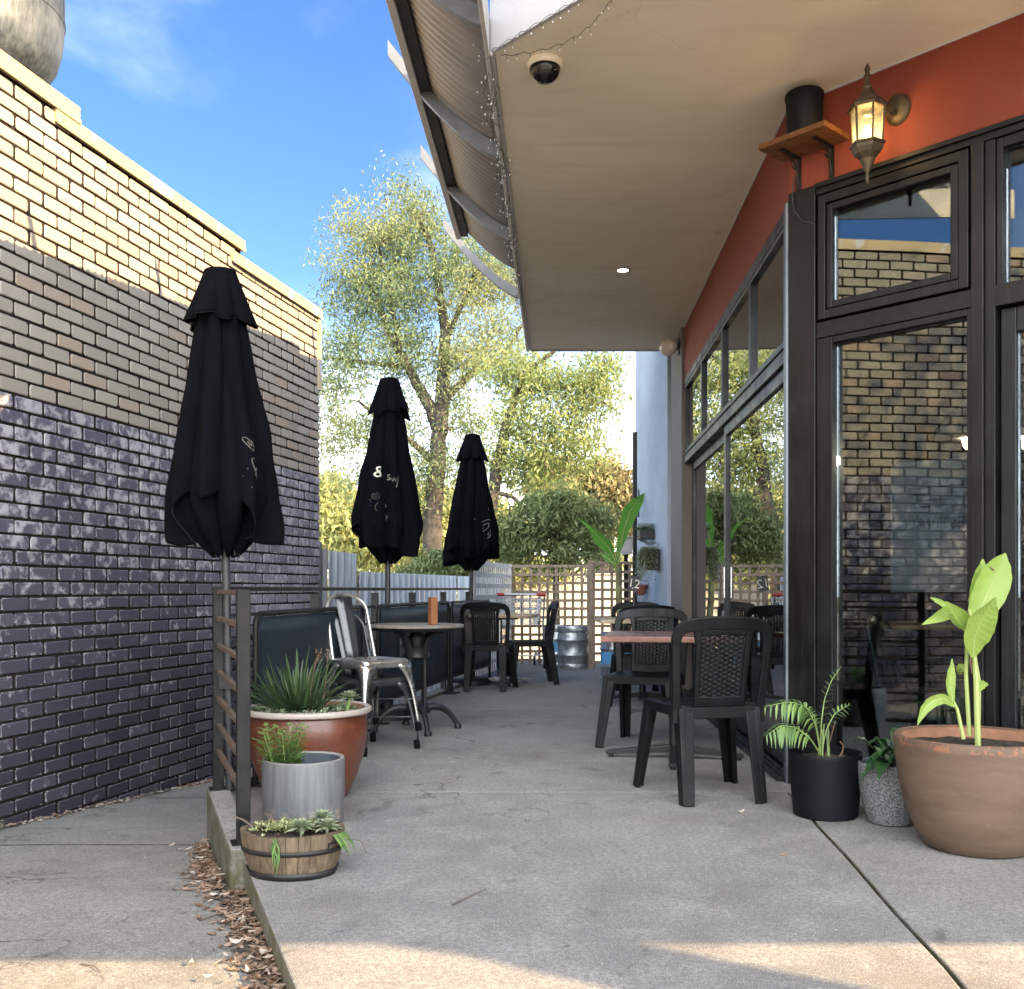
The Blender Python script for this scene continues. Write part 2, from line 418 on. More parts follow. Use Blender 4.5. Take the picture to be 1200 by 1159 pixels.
def zinc_mat():
    t = NT('grey_zinc_planter'); n = t.noise(t.coord('Object',(18,18,1)), 3, 7, .7); a = t.noise(t.coord('Object'),5,5,.6)
    z = t.n('ShaderNodeSeparateXYZ'); t.l(t.coord('Object'), z.inputs[0])
    c = t.mix(t.ramp(n,.35,.65), (.09,.098,.104), (.14,.149,.155)); c = t.mix(t.ramp(a,.55,.7,0,.35), c, (.22,.225,.225))
    lo = t.math('MULTIPLY', t.ramp(z.outputs[2],.02,.10,1,0), t.ramp(t.noise(t.coord('Object'),24,5,.7),.5,.62))
    c = t.mix(lo, c, (.50,.36,.28))
    return t.done(t.bsdf(c,.6,.0,t.bump(n,.15,.003)))
M['zinc'] = zinc_mat()
M['zincrim'] = simple('pale_planter_rim', (.25,.25,.245), .65, var=.15)
M['zincin'] = simple('planter_inside', (.07,.085,.105), .7, var=.3)
M['blackpot'] = simple('black_pot_plastic', (.0022,.0028,.0042), .6, var=.25, scale=10, bump=.2, bscale=100, spec=.22)
M['soil'] = simple('potting_soil', (.03,.021,.014), .95, var=.5, scale=40, bump=1, bscale=60, bd=.03, col2=(.08,.058,.04))
M['dirt'] = simple('damp_dirt', (.045,.036,.025), .95, var=.5, scale=14, bump=.8, bscale=50, bd=.02, col2=(.11,.09,.065))
def leaf_mat(name, a, b, trans=.25, rough=.5, scale=.8, use_rand=True, vein=False, third=None, spec=.4):
    t = NT(name)
    g = t.n('ShaderNodeNewGeometry'); 
    f = g.outputs['Random Per Island'] if use_rand else t.noise(t.coord('Object'), 9, 4)
    n = t.noise(t.world(), scale, 3)
    c = t.mix(f, a, b)
    if third: c = t.mix(t.ramp(n,.48,.66,0,.85), c, third)
    if vein:
        w = t.n('ShaderNodeTexWave', wave_type='BANDS', bands_direction='DIAGONAL'); t.l(t.coord('Object'), w.inputs[0]); w.inputs['Scale'].default_value = 42; w.inputs['Distortion'].default_value = 2.5; w.inputs['Detail'].default_value = 3
        c = t.mix(t.ramp(w.outputs[1],.5,.95,0,.16), c, tuple(min(1,x*1.6+.03) for x in b))
    p = t.bsdf(c, rough, 0, None, spec)
    tr = t.n('ShaderNodeBsdfTranslucent'); t.l(c, tr.inputs[0])
    mx = t.n('ShaderNodeMixShader'); mx.inputs[0].default_value = trans; t.l(p, mx.inputs[1]); t.l(tr.outputs[0], mx.inputs[2])
    return t.done(mx.outputs[0])
M['bark'] = simple('grey_bark', (.03,.026,.022), .9, var=.4, scale=6, bump=.8, bscale=30, bd=.03, col2=(.075,.062,.05))
M['twig'] = simple('thin_branch_bark', (.11,.085,.07), .9, var=.3, bump=0)
M['stem'] = simple('green_stem', (.16,.24,.07), .5, var=.3, scale=20, bump=.1)

# ------------------------------------------------------------------ camera frame: photo pixel -> place
F_ = 1180.0
def atY(px, py, Y): return Vector(((px-600)*Y/F_, Y, 1-(py-690)*Y/F_))
def gnd(px, py, z=0.0):
    Y = F_*(1-z)/(py-690); return Vector(((px-600)*Y/F_, Y, z))

# ------------------------------------------------------------------ world and sun
SUND = Vector((1.5,-.9,.80)).normalized()
def world():
    w = bpy.data.worlds.new('World'); SC.world = w; w.use_nodes = True
    t = w.node_tree; t.nodes.clear()
    n = lambda k: t.nodes.new(k)
    sky = n('ShaderNodeTexSky'); sky.sky_type = 'NISHITA'; sky.sun_disc = False
    sky.sun_elevation = math.asin(SUND.z); sky.sun_rotation = math.atan2(SUND.x, SUND.y)
    sky.air_density = 1.0; sky.dust_density = .6; sky.ozone_density = 2.6
    tc = n('ShaderNodeTexCoord'); mp = n('ShaderNodeMapping'); mp.inputs['Scale'].default_value = (1.2,1.2,3.2); mp.inputs['Rotation'].default_value = (0,.25,.4)
    t.links.new(tc.outputs['Generated'], mp.inputs[0])
    nz = n('ShaderNodeTexNoise'); nz.inputs['Scale'].default_value = 1.7; nz.inputs['Detail'].default_value = 8; nz.inputs['Roughness'].default_value = .55; nz.inputs['Distortion'].default_value = .5
    t.links.new(mp.outputs[0], nz.inputs['Vector'])
    mr = n('ShaderNodeMapRange'); mr.interpolation_type = 'SMOOTHSTEP'; mr.inputs[1].default_value = .50; mr.inputs[2].default_value = .86; mr.inputs[3].default_value = 0; mr.inputs[4].default_value = .14
    t.links.new(nz.outputs['Fac'], mr.inputs[0])
    # thicker white cloud low over the horizon
    sp = n('ShaderNodeSeparateXYZ'); t.links.new(tc.outputs['Generated'], sp.inputs[0])
    lo = n('ShaderNodeMapRange'); lo.interpolation_type = 'SMOOTHSTEP'; lo.inputs[1].default_value = .02; lo.inputs[2].default_value = .30; lo.inputs[3].default_value = .55; lo.inputs[4].default_value = 0
    t.links.new(sp.outputs[2], lo.inputs[0])
    nz2 = n('ShaderNodeTexNoise'); nz2.inputs['Scale'].default_value = 4; nz2.inputs['Detail'].default_value = 7; t.links.new(mp.outputs[0], nz2.inputs['Vector'])
    ad = n('ShaderNodeMath'); ad.operation = 'MULTIPLY'; t.links.new(lo.outputs[0], ad.inputs[0])
    m2 = n('ShaderNodeMapRange'); m2.inputs[1].default_value = .3; m2.inputs[2].default_value = .6; m2.inputs[3].default_value = .4; m2.inputs[4].default_value = 1.1; t.links.new(nz2.outputs['Fac'], m2.inputs[0])
    t.links.new(m2.outputs[0], ad.inputs[1])
    mx0 = n('ShaderNodeMath'); mx0.operation = 'MAXIMUM'; t.links.new(mr.outputs[0], mx0.inputs[0]); t.links.new(ad.outputs[0], mx0.inputs[1])
    # unseen bright cloud added behind the camera to fill the shade with light
    bk = n('ShaderNodeMapRange'); bk.interpolation_type = 'SMOOTHSTEP'; bk.inputs[1].default_value = -.30; bk.inputs[2].default_value = -.62; bk.inputs[3].default_value = 0; bk.inputs[4].default_value = .85
    t.links.new(sp.outputs[1], bk.inputs[0])
    m3 = n('ShaderNodeMath'); m3.operation = 'MULTIPLY'; t.links.new(bk.outputs[0], m3.inputs[0]); t.links.new(m2.outputs[0], m3.inputs[1]); m3.use_clamp = True
    mx1 = n('ShaderNodeMath'); mx1.operation = 'MAXIMUM'; mx1.use_clamp = True; t.links.new(mx0.outputs[0], mx1.inputs[0]); t.links.new(m3.outputs[0], mx1.inputs[1]); mx0 = mx1
    hs = n('ShaderNodeHueSaturation'); hs.inputs['Hue'].default_value = .512; hs.inputs['Saturation'].default_value = 1.22; hs.inputs['Value'].default_value = .34
    t.links.new(sky.outputs[0], hs.inputs['Color'])
    mix = n('ShaderNodeMix'); mix.data_type = 'RGBA'; t.links.new(mx0.outputs[0], mix.inputs[0]); t.links.new(hs.outputs[0], mix.inputs[6]); mix.inputs[7].default_value = (10.7,10.8,10.9,1)
    bg = n('ShaderNodeBackground'); bg.inputs[1].default_value = .15; t.links.new(mix.outputs[2], bg.inputs[0])
    o = n('ShaderNodeOutputWorld'); t.links.new(bg.outputs[0], o.inputs[0])
world()
sl = bpy.data.lights.new('sun', 'SUN'); sl.energy = 2.9; sl.angle = R(.3); sl.color = (1,.69,.37)
so = bpy.data.objects.new('sun', sl); COL.objects.link(so); so.rotation_euler = SUND.to_track_quat('Z','Y').to_euler()
so.location = (20,-12,10)

cam = bpy.data.cameras.new('camera'); co = bpy.data.objects.new('camera', cam); COL.objects.link(co)
co.location = (0,0,1); co.rotation_euler = (PI/2,0,0)
cam.sensor_width = 36; cam.lens = 36*F_/1200; cam.shift_y = (690-579.5)/1200; cam.clip_end = 2000; cam.clip_start = .05
SC.camera = co
SC.view_settings.view_transform = 'Standard'; SC.view_settings.look = 'None'; SC.view_settings.gamma = 1
SC.view_settings.exposure = 2.72
try:
    SC.cycles.max_bounces = 8; SC.cycles.transparent_max_bounces = 12; SC.cycles.diffuse_bounces = 4
    SC.cycles.sample_clamp_indirect = 6; SC.cycles.caustics_reflective = False; SC.cycles.caustics_refractive = False
except Exception: pass

# ------------------------------------------------------------------ ground, driveway, patio
ZP = [(-14,.0),(-1,-.02),(0.5,-.035),(2,-.06),(3,-.085),(3.7,-.115),(4.75,-.21),(5.45,-.29),(7.6,-.45),(10,-.6),(14,-.72),(60,-.74)]
def zdrive(Y):
    for (a, za), (b, zb) in zip(ZP, ZP[1:]):
        if Y <= b:
            f = max(0,(Y-a)/(b-a)); return za+(zb-za)*f
    return ZP[-1][1]
def ground():
    t = NT('outer_ground'); v = t.world(); a = t.noise(v,.25,6,.6); b = t.noise(v,6,5,.7)
    c = t.mix(t.ramp(a,.4,.6), (.13,.12,.06), (.24,.20,.12)); c = t.mix(t.ramp(b,.4,.7,0,.6), c, (.10,.11,.04))
    gm = t.done(t.bsdf(c,.95,0,t.bump(b,.6,.05),.1))
    m = MB(); n = 24; vs = []; fs = []
    for i in range(n+1):
        for j in range(n+1):
            x = -300+600*i/n; y = -200+700*j/n; vs.append((x,y,-.92))
    for i in range(n):
        for j in range(n): fs.append((i*(n+1)+j,(i+1)*(n+1)+j,(i+1)*(n+1)+j+1,i*(n+1)+j+1))
    m.add(vs,fs); tag(m.build('ground', gm), kind='structure')
    m = MB(); m.prism([(-1.5,14.6),(26,14.6),(26,34),(-12,34)], -.9, -.74)
    t = NT('pale_gravel'); v = t.world(); b = t.noise(v,40,4,.7); a = t.noise(v,.8,5)
    c = t.mix(a, (.38,.35,.29), (.48,.45,.38)); c = t.mix(t.ramp(b,.4,.7,0,.5), c, (.3,.26,.19))
    tag(m.build('car_park', t.done(t.bsdf(c,.95,0,t.bump(b,.5,.02),.1))), kind='structure')
    m = MB(); xs = [-9,-6,-4,-3,-2,-1,0,1,2,4,8,14,20]; ys = [-13,-8,-5,-3,-1,0,1,2,2.5,3,3.35,3.7,4.2,4.75,5.1,5.45,6,6.6,7.2,7.6,8.5,10,12,14,16]
    vs = [(x,y,zdrive(y)-(.0 if x < 3 else .01)) for x in xs for y in ys]; k = len(ys)
    fs = [(i*k+j,(i+1)*k+j,(i+1)*k+j+1,i*k+j+1) for i in range(len(xs)-1) for j in range(k-1) if not (xs[i] >= 2 and ys[j] > -1) ]
    m.add(vs,fs)
    m.mi = 1
    for y in (2.86-2.1, 4.75, 6.62, 8.5):
        pts = []
        for i in range(30):
            x = -4.5+i*.14; yy = y+.006*math.sin(x*5+y)
            pts.append((x, yy, zdrive(yy)+.003))
        for a, b in zip(pts, pts[1:]):
            w = .004+.003*random.random()
            m.add([(a[0],a[1]-w,a[2]),(b[0],b[1]-w,b[2]),(b[0],b[1]+w,b[2]),(a[0],a[1]+w,a[2])],[(0,1,2,3)])
    tag(m.build('driveway', [M['drive'], M['dirt']]), kind='structure')
    m = MB(); m.prism([(-30,-30),(40,-30),(40,-1.02),(-30,-1.02)],-.5,.004)
    tag(m.build('footpath', M['path']), kind='structure')  # unseen paving, added this pale to bounce sunlight up to the soffit
ground()

def K(Y): return -.533-.376*(Y-2.516)          # the kerb edge of the patio
def crack(Y): return 1.13+.095*(Y-2.516)
def patio():
    m = MB(); g = .006
    def slab(poly): m.prism(poly, -1.0, 0)
    def wob(y): return crack(y)+.006*math.sin(y*7.3)+.004*math.sin(y*19)
    ysc = [-1+i*(5.95/26) for i in range(27)]
    slab([(K(-.95),-1),(K(-.95)+.012,-1)]+[(wob(y)-g,y) for y in ysc[1:]]+[(K(4.95),4.95)])
    slab([(wob(y)+g,y) for y in ysc]+[(5.2,4.95),(9,2.5),(14,2.5),(14,-1)])
    slab([(-1.50,4.957),(1.42,4.957),(1.9,4.957),(1.9,8.42),(-1.03,8.42)])
    slab([(-1.03,8.428),(1.9,8.428),(1.9,14.0),(-.1,14.0),(-.40,11.2)])
    tag(m.build('patio', M['patio'], bevel=.006, seg=2), kind='structure')
    m = MB(); m.prism([(K(-.9)+.05,-.9),(crack(-.9),-.9),(5,-.9),(5,4.9),(1.8,13.5),(-.3,13.5),(-1.3,4.9)], -.9, -.02)
    tag(m.build('patio_base', M['dirt']), kind='structure')
    # raised plinth under the railing
    m = MB()
    y0, y1 = 3.74, 4.93
    m.prism([(K(y0)-.055,y0),(K(y0)+.055,y0),(K(y1)+.06,y1),(K(y1)-.055,y1)], -1, .032)
    m.prism([(K(y1)-.055,y1+.004),(K(y1)+.06,y1+.004),(-1.0,7.75),(-.40,10.95),(-.53,10.95),(-1.13,7.75)], -1, .028)
    tag(m.build('kerb', M['patio'], bevel=.012, seg=2), kind='structure')
patio()

# ------------------------------------------------------------------ the brick building on the left
WB = Vector((-2.77,5.45,0)); WD = Vector((.2153,.9765,0)).normalized(); WN = Vector((WD.y,-WD.x,0))
def W(s, o, z): return WB+WD*s+WN*o+Vector((0,0,z))
def brick_building():
    root = empty('brick_building', W(4.31,-.3,-1), 0, 'long brick building on the left, cream bricks above dark peeling paint, stepped parapet', 'building')
    inv = Matrix.Translation(-root.location)
    V = []; F = []; T = []; UVs = []; FM = []
    L, H, J = .225, .072, .015
    s_end = 4.305
    def top(s): return 4.23 if s < -1.0 else 3.80 if s < .635 else (3.714 if s < 2.74 else 3.60)
    k0 = -40
    for k in range(k0, 26):
        z = 2.083+k*.086
        off = 0 if k % 2 == 0 else .12
        j = 0
        while True:
            s1 = s_end-off-j*.24; s0 = s1-L; j += 1
            if j == 1 and off: s1b, s0b = s_end, s_end-.11
            else: s1b, s0b = s1, s0
            if off and j == 1:
                cuts = [(s_end-.11, s_end), (s0, s1)]
            else: cuts = [(s0, s1)]
            if s1 < -8: break
            for (a, b) in cuts:
                if z+H > top((a+b)/2)+.03: continue
                if z+H < zdrive((W((a+b)/2,0,0)).y)-.1: continue
                r = random.random()
                a2 = a+random.uniform(-.002,.002); b2 = b+random.uniform(-.002,.002); z0 = z+random.uniform(-.002,.002); z1 = z+H+random.uniform(-.002,.002)
                o = random.gauss(0,.0016); tl = random.gauss(0,.0012); ch = random.uniform(.003,.006)
                sm = (a+b)/2
                wash = 0.0
                if z < 2.08:
                    w1 = min(1,max(0,(sm-1.9)/1.3)); wz = min(1,max(0,(z-.3)/.5)); wash = min(1, w1*wz*random.uniform(.75,1.15))
                    wash = max(wash, .12*random.random()*min(1,max(0,(sm-.5)/2)))
                base = len(V)
                def ring(e, oo):
                    out = []; k_ = 0
                    for (sx_, sz_) in ((0,0),(1,0),(1,1),(0,1)):
                        c1, c2 = cc[2*k_], cc[2*k_+1]; k_ += 1
                        ax = a2+e if sx_ == 0 else b2-e; az = z0+e if sz_ == 0 else z1-e; dx = 1 if sx_ == 0 else -1; dz = 1 if sz_ == 0 else -1
                        pA = (ax+dx*c1, az); pB = (ax, az+dz*c2)
                        out += [pB, pA] if (sx_ == sz_) else [pA, pB]
                    return [(p[0],p[1],oo) for p in out]
                cc = [random.uniform(.004,.015) for _ in range(8)]
                for (ss, zz, oo) in ring(ch,o)+ring(0,o-ch)+ring(0,-.03):
                    oo2 = oo+(tl*((ss-a2)/(b2-a2)-.5)*2 if oo > -.02 else 0)
                    V.append(tuple(inv @ W(ss,oo2,zz)))
                    UVs.append(((ss-a2)/(b2-a2),(zz-z0)/(z1-z0)))
                fs = [tuple(range(8))]+[(8+i,8+(i+1)%8,(i+1)%8,i) for i in range(8)]+[(16+i,16+(i+1)%8,8+(i+1)%8,8+i) for i in range(8)]
                for f in fs: F.append(tuple(base+q for q in f)); FM.append(0 if len(FM) % 17 < 9 else 1)
                T.extend([(r, 1.0 if z < 2.08 else 0.0, wash)]*24)
    me = bpy.data.meshes.new('brickwork'); me.from_pydata(V,[],F); me.update()
    uvl = me.uv_layers.new(name='UVMap'); ca = me.color_attributes.new('tint','FLOAT_COLOR','CORNER')
    li = np.empty(len(me.loops),dtype=np.int32); me.loops.foreach_get('vertex_index', li)
    U = np.array(UVs,dtype=np.float32)[li]; uvl.data.foreach_set('uv', U.ravel())
    C = np.array(T,dtype=np.float32)[li]; C = np.concatenate([C,np.ones((len(C),1),np.float32)],1); ca.data.foreach_set('color', C.ravel())
    me.materials.append(M['brick']); me.materials.append(M['mortar']); me.polygons.foreach_set('material_index', FM); o = bpy.data.objects.new('brickwork', me); COL.objects.link(o); o.parent = root
    rot = Matrix(((WD.x,WN.x,0),(WD.y,WN.y,0),(0,0,1)))
    def wb(m, s0,s1,o0,o1,z0,z1):
        c = inv @ W((s0+s1)/2,(o0+o1)/2,(z0+z1)/2); m.box(c,(s1-s0,o1-o0,z1-z0),rot)
    m = MB(); wb(m,-9,-1.0,-.22,-.012,-1.2,4.24); wb(m,-.999,.635,-.22,-.012,-1.2,3.82); wb(m,.636,2.74,-.22,-.012,-1.2,3.73); wb(m,2.741,4.298,-.22,-.012,-1.2,3.59)
    m.build('mortar', M['mortar'], root)
    m = MB(); wb(m,-9,4.25,-8,-.221,-1.2,3.42)
    m.build('roof', M['gut'], root)
    for (a,b,z0,z1) in ((-9,-.98,4.226,4.33),(-1.2,.655,3.802,3.908),(.44,2.76,3.716,3.812),(2.56,4.33,3.578,3.676)):
        m = MB(); wb(m,a,b,-.26,.022,z0+.012,z1); wb(m,a,b,.0225,.03,z0,z0+.03); m.build('coping', M['coping'], root, bevel=.006)
    m = MB(); wb(m,4.255,4.325,-.3,.012,2.9,3.577); m.build('corner_flashing', M['coping'], root)
    m = MB(); wb(m,4.31,4.36,-.05,-.0,-1,1.45); m.build('corner_post', M['galb'], root)
    # rooftop cowl, a thing of its own
    c = atY(-20,0,6.7); r = .50
    v = empty('roof_vent', (c.x,c.y,3.42), 0, 'big weathered galvanised exhaust cowl on the brick building roof', 'vent')
    m = MB(); zb = 4.42-3.42
    prof = [(.30,zb+.12),(.34,zb+.01),(.36,zb),(.40,zb+.03),(.455,zb+.12),(.487,zb+.25),(.498,zb+.36),(.50,zb+.40),(.505,zb+.405),(.505,zb+.43),(.50,zb+.435),(.50,zb+1.2),(.0,zb+1.25)]
    m.lathe(prof, n=48); m.build('cowl', M['vent'], v, smooth=True)
    m = MB(); m.lathe([(.24,.0),(.24,zb+.5),(.0,zb+.5)], n=32); m.build('duct', M['dark'], v, smooth=True)
brick_building()

# ------------------------------------------------------------------ the shop on the right
CX = Vector((1.425,5.175,0))
FD = Vector((.672,-.741,0)).normalized(); FN = Vector((-.741,-.672,0)).normalized()
SD_ = Vector((.0482,.9988,0)).normalized(); SN = Vector((-.9988,.0482,0)).normalized()
FR = (CX,FD,FN); SR = (CX,SD_,SN)
def fp(fr,t,o,z): return fr[0]+fr[1]*t+fr[2]*o+Vector((0,0,z))
def fb(m,fr,t0,t1,o0,o1,z0,z1):
    rot = Matrix(((fr[1].x,fr[2].x,0),(fr[1].y,fr[2].y,0),(0,0,1)))
    return m.box(fp(fr,(t0+t1)/2,(o0+o1)/2,(z0+z1)/2),(t1-t0,o1-o0,z1-z0),rot)
ZC = 3.48
SA = Vector((-.079,4.645)); SBp = Vector((.195,10.45)); SCRN = SA+Vector((.672,-.741))*7.68  # unseen street end of the eave, shaped to cast the front shadow edge
SHOP = empty('shop_building', (0,0,0), 0, 'cafe building with red band, charcoal timber glazing and a deep plastered eave', 'building')
def shop():
    P = SHOP
    E_ = 5.2      # facade length
    fe = fp(FR,E_,0,0)
    poly = [(SA.x,SA.y),(SCRN.x,SCRN.y),(16,SCRN.y),(16,10.45),(SBp.x,SBp.y)]
    m = MB(); m.prism(poly, ZC, ZC+.12); m.build('soffit', M['soffit'], P)
    ro = [(SA.x+.03,SA.y),(SCRN.x,SCRN.y+.03),(15.9,SCRN.y+.03),(15.9,10.4),(SBp.x+.03,10.4)]
    m = MB(); m.prism(ro, 4.12, 4.2); m.build('roof', M['gut'], P)
    m = MB(); z0, z1 = ZC-.012, 4.22
    pts = [Vector((p[0],p[1],0)) for p in poly]
    for a, b in zip(pts, pts[1:]+pts[:1]):
        d = (b-a).normalized(); nn = Vector((-d.y,d.x,0)); 
        if nn.dot(Vector((5,5,0))-(a+b)/2) > 0: nn = -nn
        m.add([a+nn*.002+Vector((0,0,z0)), b+nn*.002+Vector((0,0,z0)), b+nn*.022+Vector((0,0,z0)), a+nn*.022+Vector((0,0,z0)),
               a+nn*.002+Vector((0,0,z1)), b+nn*.002+Vector((0,0,z1)), b+nn*.022+Vector((0,0,z1)), a+nn*.022+Vector((0,0,z1))],
              [(0,3,2,1),(4,5,6,7),(0,1,5,4),(1,2,6,5),(2,3,7,6),(3,0,4,7)])
    m.build('fascia', M['fascia'], P)
    # red bands
    m = MB(); fb(m,FR,0,E_,-.2,.0,3.03,ZC-.001); fb(m,SR,.0,4.75,-.2,-.0,2.985,ZC-.0015)
    m.add([],[]); m.build('red_band', M['red'], P)
    m = MB(); m.tube([fp(FR,0,.004,ZC-.004),fp(FR,E_,.004,ZC-.004)],.006,6); m.tube([fp(SR,0,.004,ZC-.004),fp(SR,4.9,.004,ZC-.004)],.006,6)
    m.build('cornice_bead', M['fascia'], P)
    # far pilaster and street side walls
    m = MB(); fb(m,SR,4.36,5.27,-.3,.03,0,ZC-.002); m.build('pilaster', M['taupe'], P, bevel=.004)
    m = MB(); m.box(((fe.x+16)/2,fe.y+.1,1.73),(16-fe.x,.2,3.46)); m.build('wall', M['red'], P)
    # facade timber
    m = MB()
    fb(m,FR,.0,.155,-.12,.012,0,3.028); m.build('corner_post', M['char'], P, bevel=.004)
    m = MB(); fb(m,SR,-.006,.045,-.12,.02,.0,2.984); m.build('corner_jamb', M['jamb'], P, bevel=.003)
    m = MB(); fb(m,FR,.157,2.45,-.11,.006,2.975,3.028); fb(m,FR,.157,2.45,-.11,.024,3.005,3.0285)
    m.build('head_beam', M['charh'], P, bevel=.003)
    m = MB(); fb(m,FR,.157,.93,-.11,.004,2.255,2.335); m.build('mid_rail', M['charh'], P, bevel=.003)
    for k, (a,b) in enumerate(((.93,.985),)):
        m = MB(); fb(m,FR,a,b,-.12,.014,0,2.974); m.build('mullion', M['char'], P, bevel=.003)
    # opening transom window with its own frame
    w = MB(); a, b, z0, z1 = .17,.918,2.345,2.965
    fb(w,FR,a,a+.04,-.05,.012,z0,z1); fb(w,FR,b-.045,b,-.05,.012,z0,z1); fb(w,FR,a+.041,b-.046,-.05,.012,z1-.045,z1); fb(w,FR,a+.041,b-.046,-.05,.012,z0,z0+.045)
    win = w.build('window', M['char'], P, bevel=.003)
    s = MB(); a+=.045; b-=.05; z0+=.05; z1-=.05
    fb(s,FR,a,a+.032,-.04,.006,z0,z1); fb(s,FR,b-.034,b,-.04,.006,z0,z1); fb(s,FR,a+.033,b-.035,-.04,.006,z1-.034,z1); fb(s,FR,a+.033,b-.035,-.04,.006,z0,z0+.034)
    s.build('sash', M['char'], win, bevel=.004)
    g = MB(); fb(g,FR,a+.033,b-.035,-.022,-.016,z0+.034,z1-.034); g.build('pane', M['glass'], win)
    # fixed big window
    w = MB(); fb(w,FR,.157,.243,-.10,.0,.0,2.254); fb(w,FR,.905,.929,-.1,-.004,.0,2.254); fb(w,FR,.244,.904,-.1,-.004,2.222,2.254); fb(w,FR,.244,.904,-.1,.0,.0,.16)
    win = w.build('window', M['char'], P, bevel=.003)
    g = MB(); fb(g,FR,.244,.904,-.05,-.044,.161,2.221); g.build('pane', M['glass'], win)
    # right: door with transom over it
    w = MB(); fb(w,FR,.986,1.03,-.12,.0,0,2.974); fb(w,FR,1.031,2.0,-.11,.008,2.235,2.33); fb(w,FR,1.031,1.06,-.1,-.01,2.331,2.974); fb(w,FR,1.061,2.0,-.1,-.01,2.93,2.974)
    win = w.build('window', M['char'], P, bevel=.003)
    g = MB(); fb(g,FR,1.061,2.0,-.05,-.044,2.331,2.929); g.build('pane', M['glass'], win)
    d = MB(); fb(d,FR,1.04,1.105,-.085,-.035,.02,2.23); fb(d,FR,1.9,1.99,-.085,-.035,.02,2.23); fb(d,FR,1.106,1.899,-.085,-.035,2.12,2.23); fb(d,FR,1.106,1.899,-.085,-.035,.02,.22)
    dr = d.build('door', M['chars'], P, bevel=.004)
    g = MB(); fb(g,FR,1.106,1.899,-.063,-.057,.221,2.119); g.build('pane', M['glass'], dr)
    h = MB(); h.tube([fp(FR,1.86,-.03,.95),fp(FR,1.86,.02,.98),fp(FR,1.86,.02,1.3),fp(FR,1.86,-.03,1.33)],.012,8); h.build('handle', M['chrome'], dr, smooth=True)
    m = MB(); fb(m,FR,2.0,2.1,-.12,.014,0,2.974); m.build('mullion', M['char'], P, bevel=.003)
    m = MB(); fb(m,FR,2.101,E_,-.1,.0,0,.4); fb(m,FR,2.46,E_,-.1,.004,2.9,3.028); fb(m,FR,E_-.2,E_,-.1,.0,.4,2.9)
    win = m.build('window', M['char'], P)
    g = MB(); fb(g,FR,2.101,E_-.2,-.05,-.044,.401,2.899); g.build('pane', M['glass'], win)
    # sliding doors of the side wall
    m = MB(); fb(m,SR,.046,4.359,-.12,.006,2.185,2.275); fb(m,SR,.046,4.359,-.12,.018,2.255,2.268)
    m.build('mid_rail', M['chars'], P, bevel=.003)
    m = MB(); fb(m,SR,.046,4.359,-.12,.004,2.92,2.984); m.build('head_beam', M['char'], P, bevel=.003)
    m = MB(); fb(m,SR,.046,4.359,-.12,.055,.0,.022); fb(m,SR,.046,4.359,-.11,.03,.022,.04); fb(m,SR,.046,4.359,-.08,-.05,.04,.055); fb(m,SR,.046,4.359,-.005,.012,.04,.052)
    m.build('door_track', M['chars'], P, bevel=.002)
    us = [.046,1.10,2.18,3.25,4.359]
    for k, (a,b) in enumerate(zip(us,us[1:])):
        w = MB(); q = .030
        fb(w,SR,a,a+q,-.07,.0,2.276,2.919); fb(w,SR,b-q,b,-.07,.0,2.276,2.919); fb(w,SR,a+q,b-q,-.07,.0,2.889,2.919); fb(w,SR,a+q,b-q,-.07,.0,2.276,2.31)
        win = w.build('window', M['chars'], P, bevel=.003)
        g = MB(); fb(g,SR,a+q,b-q,-.03,-.024,2.311,2.888); g.build('pane', M['glass2'], win)
    for k, (a,b,o) in enumerate(((.046,2.2,-.02),(2.12,4.359,-.066))):
        d = MB(); q = .085
        fb(d,SR,a,a+q*.75,o-.042,o,.056,2.184); fb(d,SR,b-q,b,o-.042,o,.056,2.184); fb(d,SR,a+q*.75,b-q,o-.042,o,2.11,2.184); fb(d,SR,a+q*.75,b-q,o-.042,o,.056,.15)
        dr = d.build('sliding_door', M['chars'], P, bevel=.004)
        g = MB(); fb(g,SR,a+q*.75,b-q,o-.024,o-.018,.151,2.109); g.build('pane', M['glass2'], dr)
        if k == 0:
            h = MB(); fb(h,SR,b-.062,b-.03,o+.001,o+.012,.93,1.16); h.build('handle', M['chrome'], dr, bevel=.003)
    # inside of the shop
    inner = [(CX.x+.35,CX.y+.0),(fe.x+.1,fe.y+.25),(9,fe.y+.25),(9,10.2),(1.95,10.2)]
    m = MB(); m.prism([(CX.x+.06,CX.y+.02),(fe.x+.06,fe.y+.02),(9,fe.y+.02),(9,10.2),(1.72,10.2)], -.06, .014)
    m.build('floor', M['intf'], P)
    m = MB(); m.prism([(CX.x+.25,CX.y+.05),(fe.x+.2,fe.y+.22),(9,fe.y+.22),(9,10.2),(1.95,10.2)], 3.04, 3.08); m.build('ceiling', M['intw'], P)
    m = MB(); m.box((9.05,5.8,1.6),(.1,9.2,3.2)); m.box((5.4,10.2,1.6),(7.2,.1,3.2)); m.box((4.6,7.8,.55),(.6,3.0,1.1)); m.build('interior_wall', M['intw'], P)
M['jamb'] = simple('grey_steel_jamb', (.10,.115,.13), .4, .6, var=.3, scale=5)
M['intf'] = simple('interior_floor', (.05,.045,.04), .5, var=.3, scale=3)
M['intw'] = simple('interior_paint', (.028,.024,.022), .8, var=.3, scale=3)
shop()

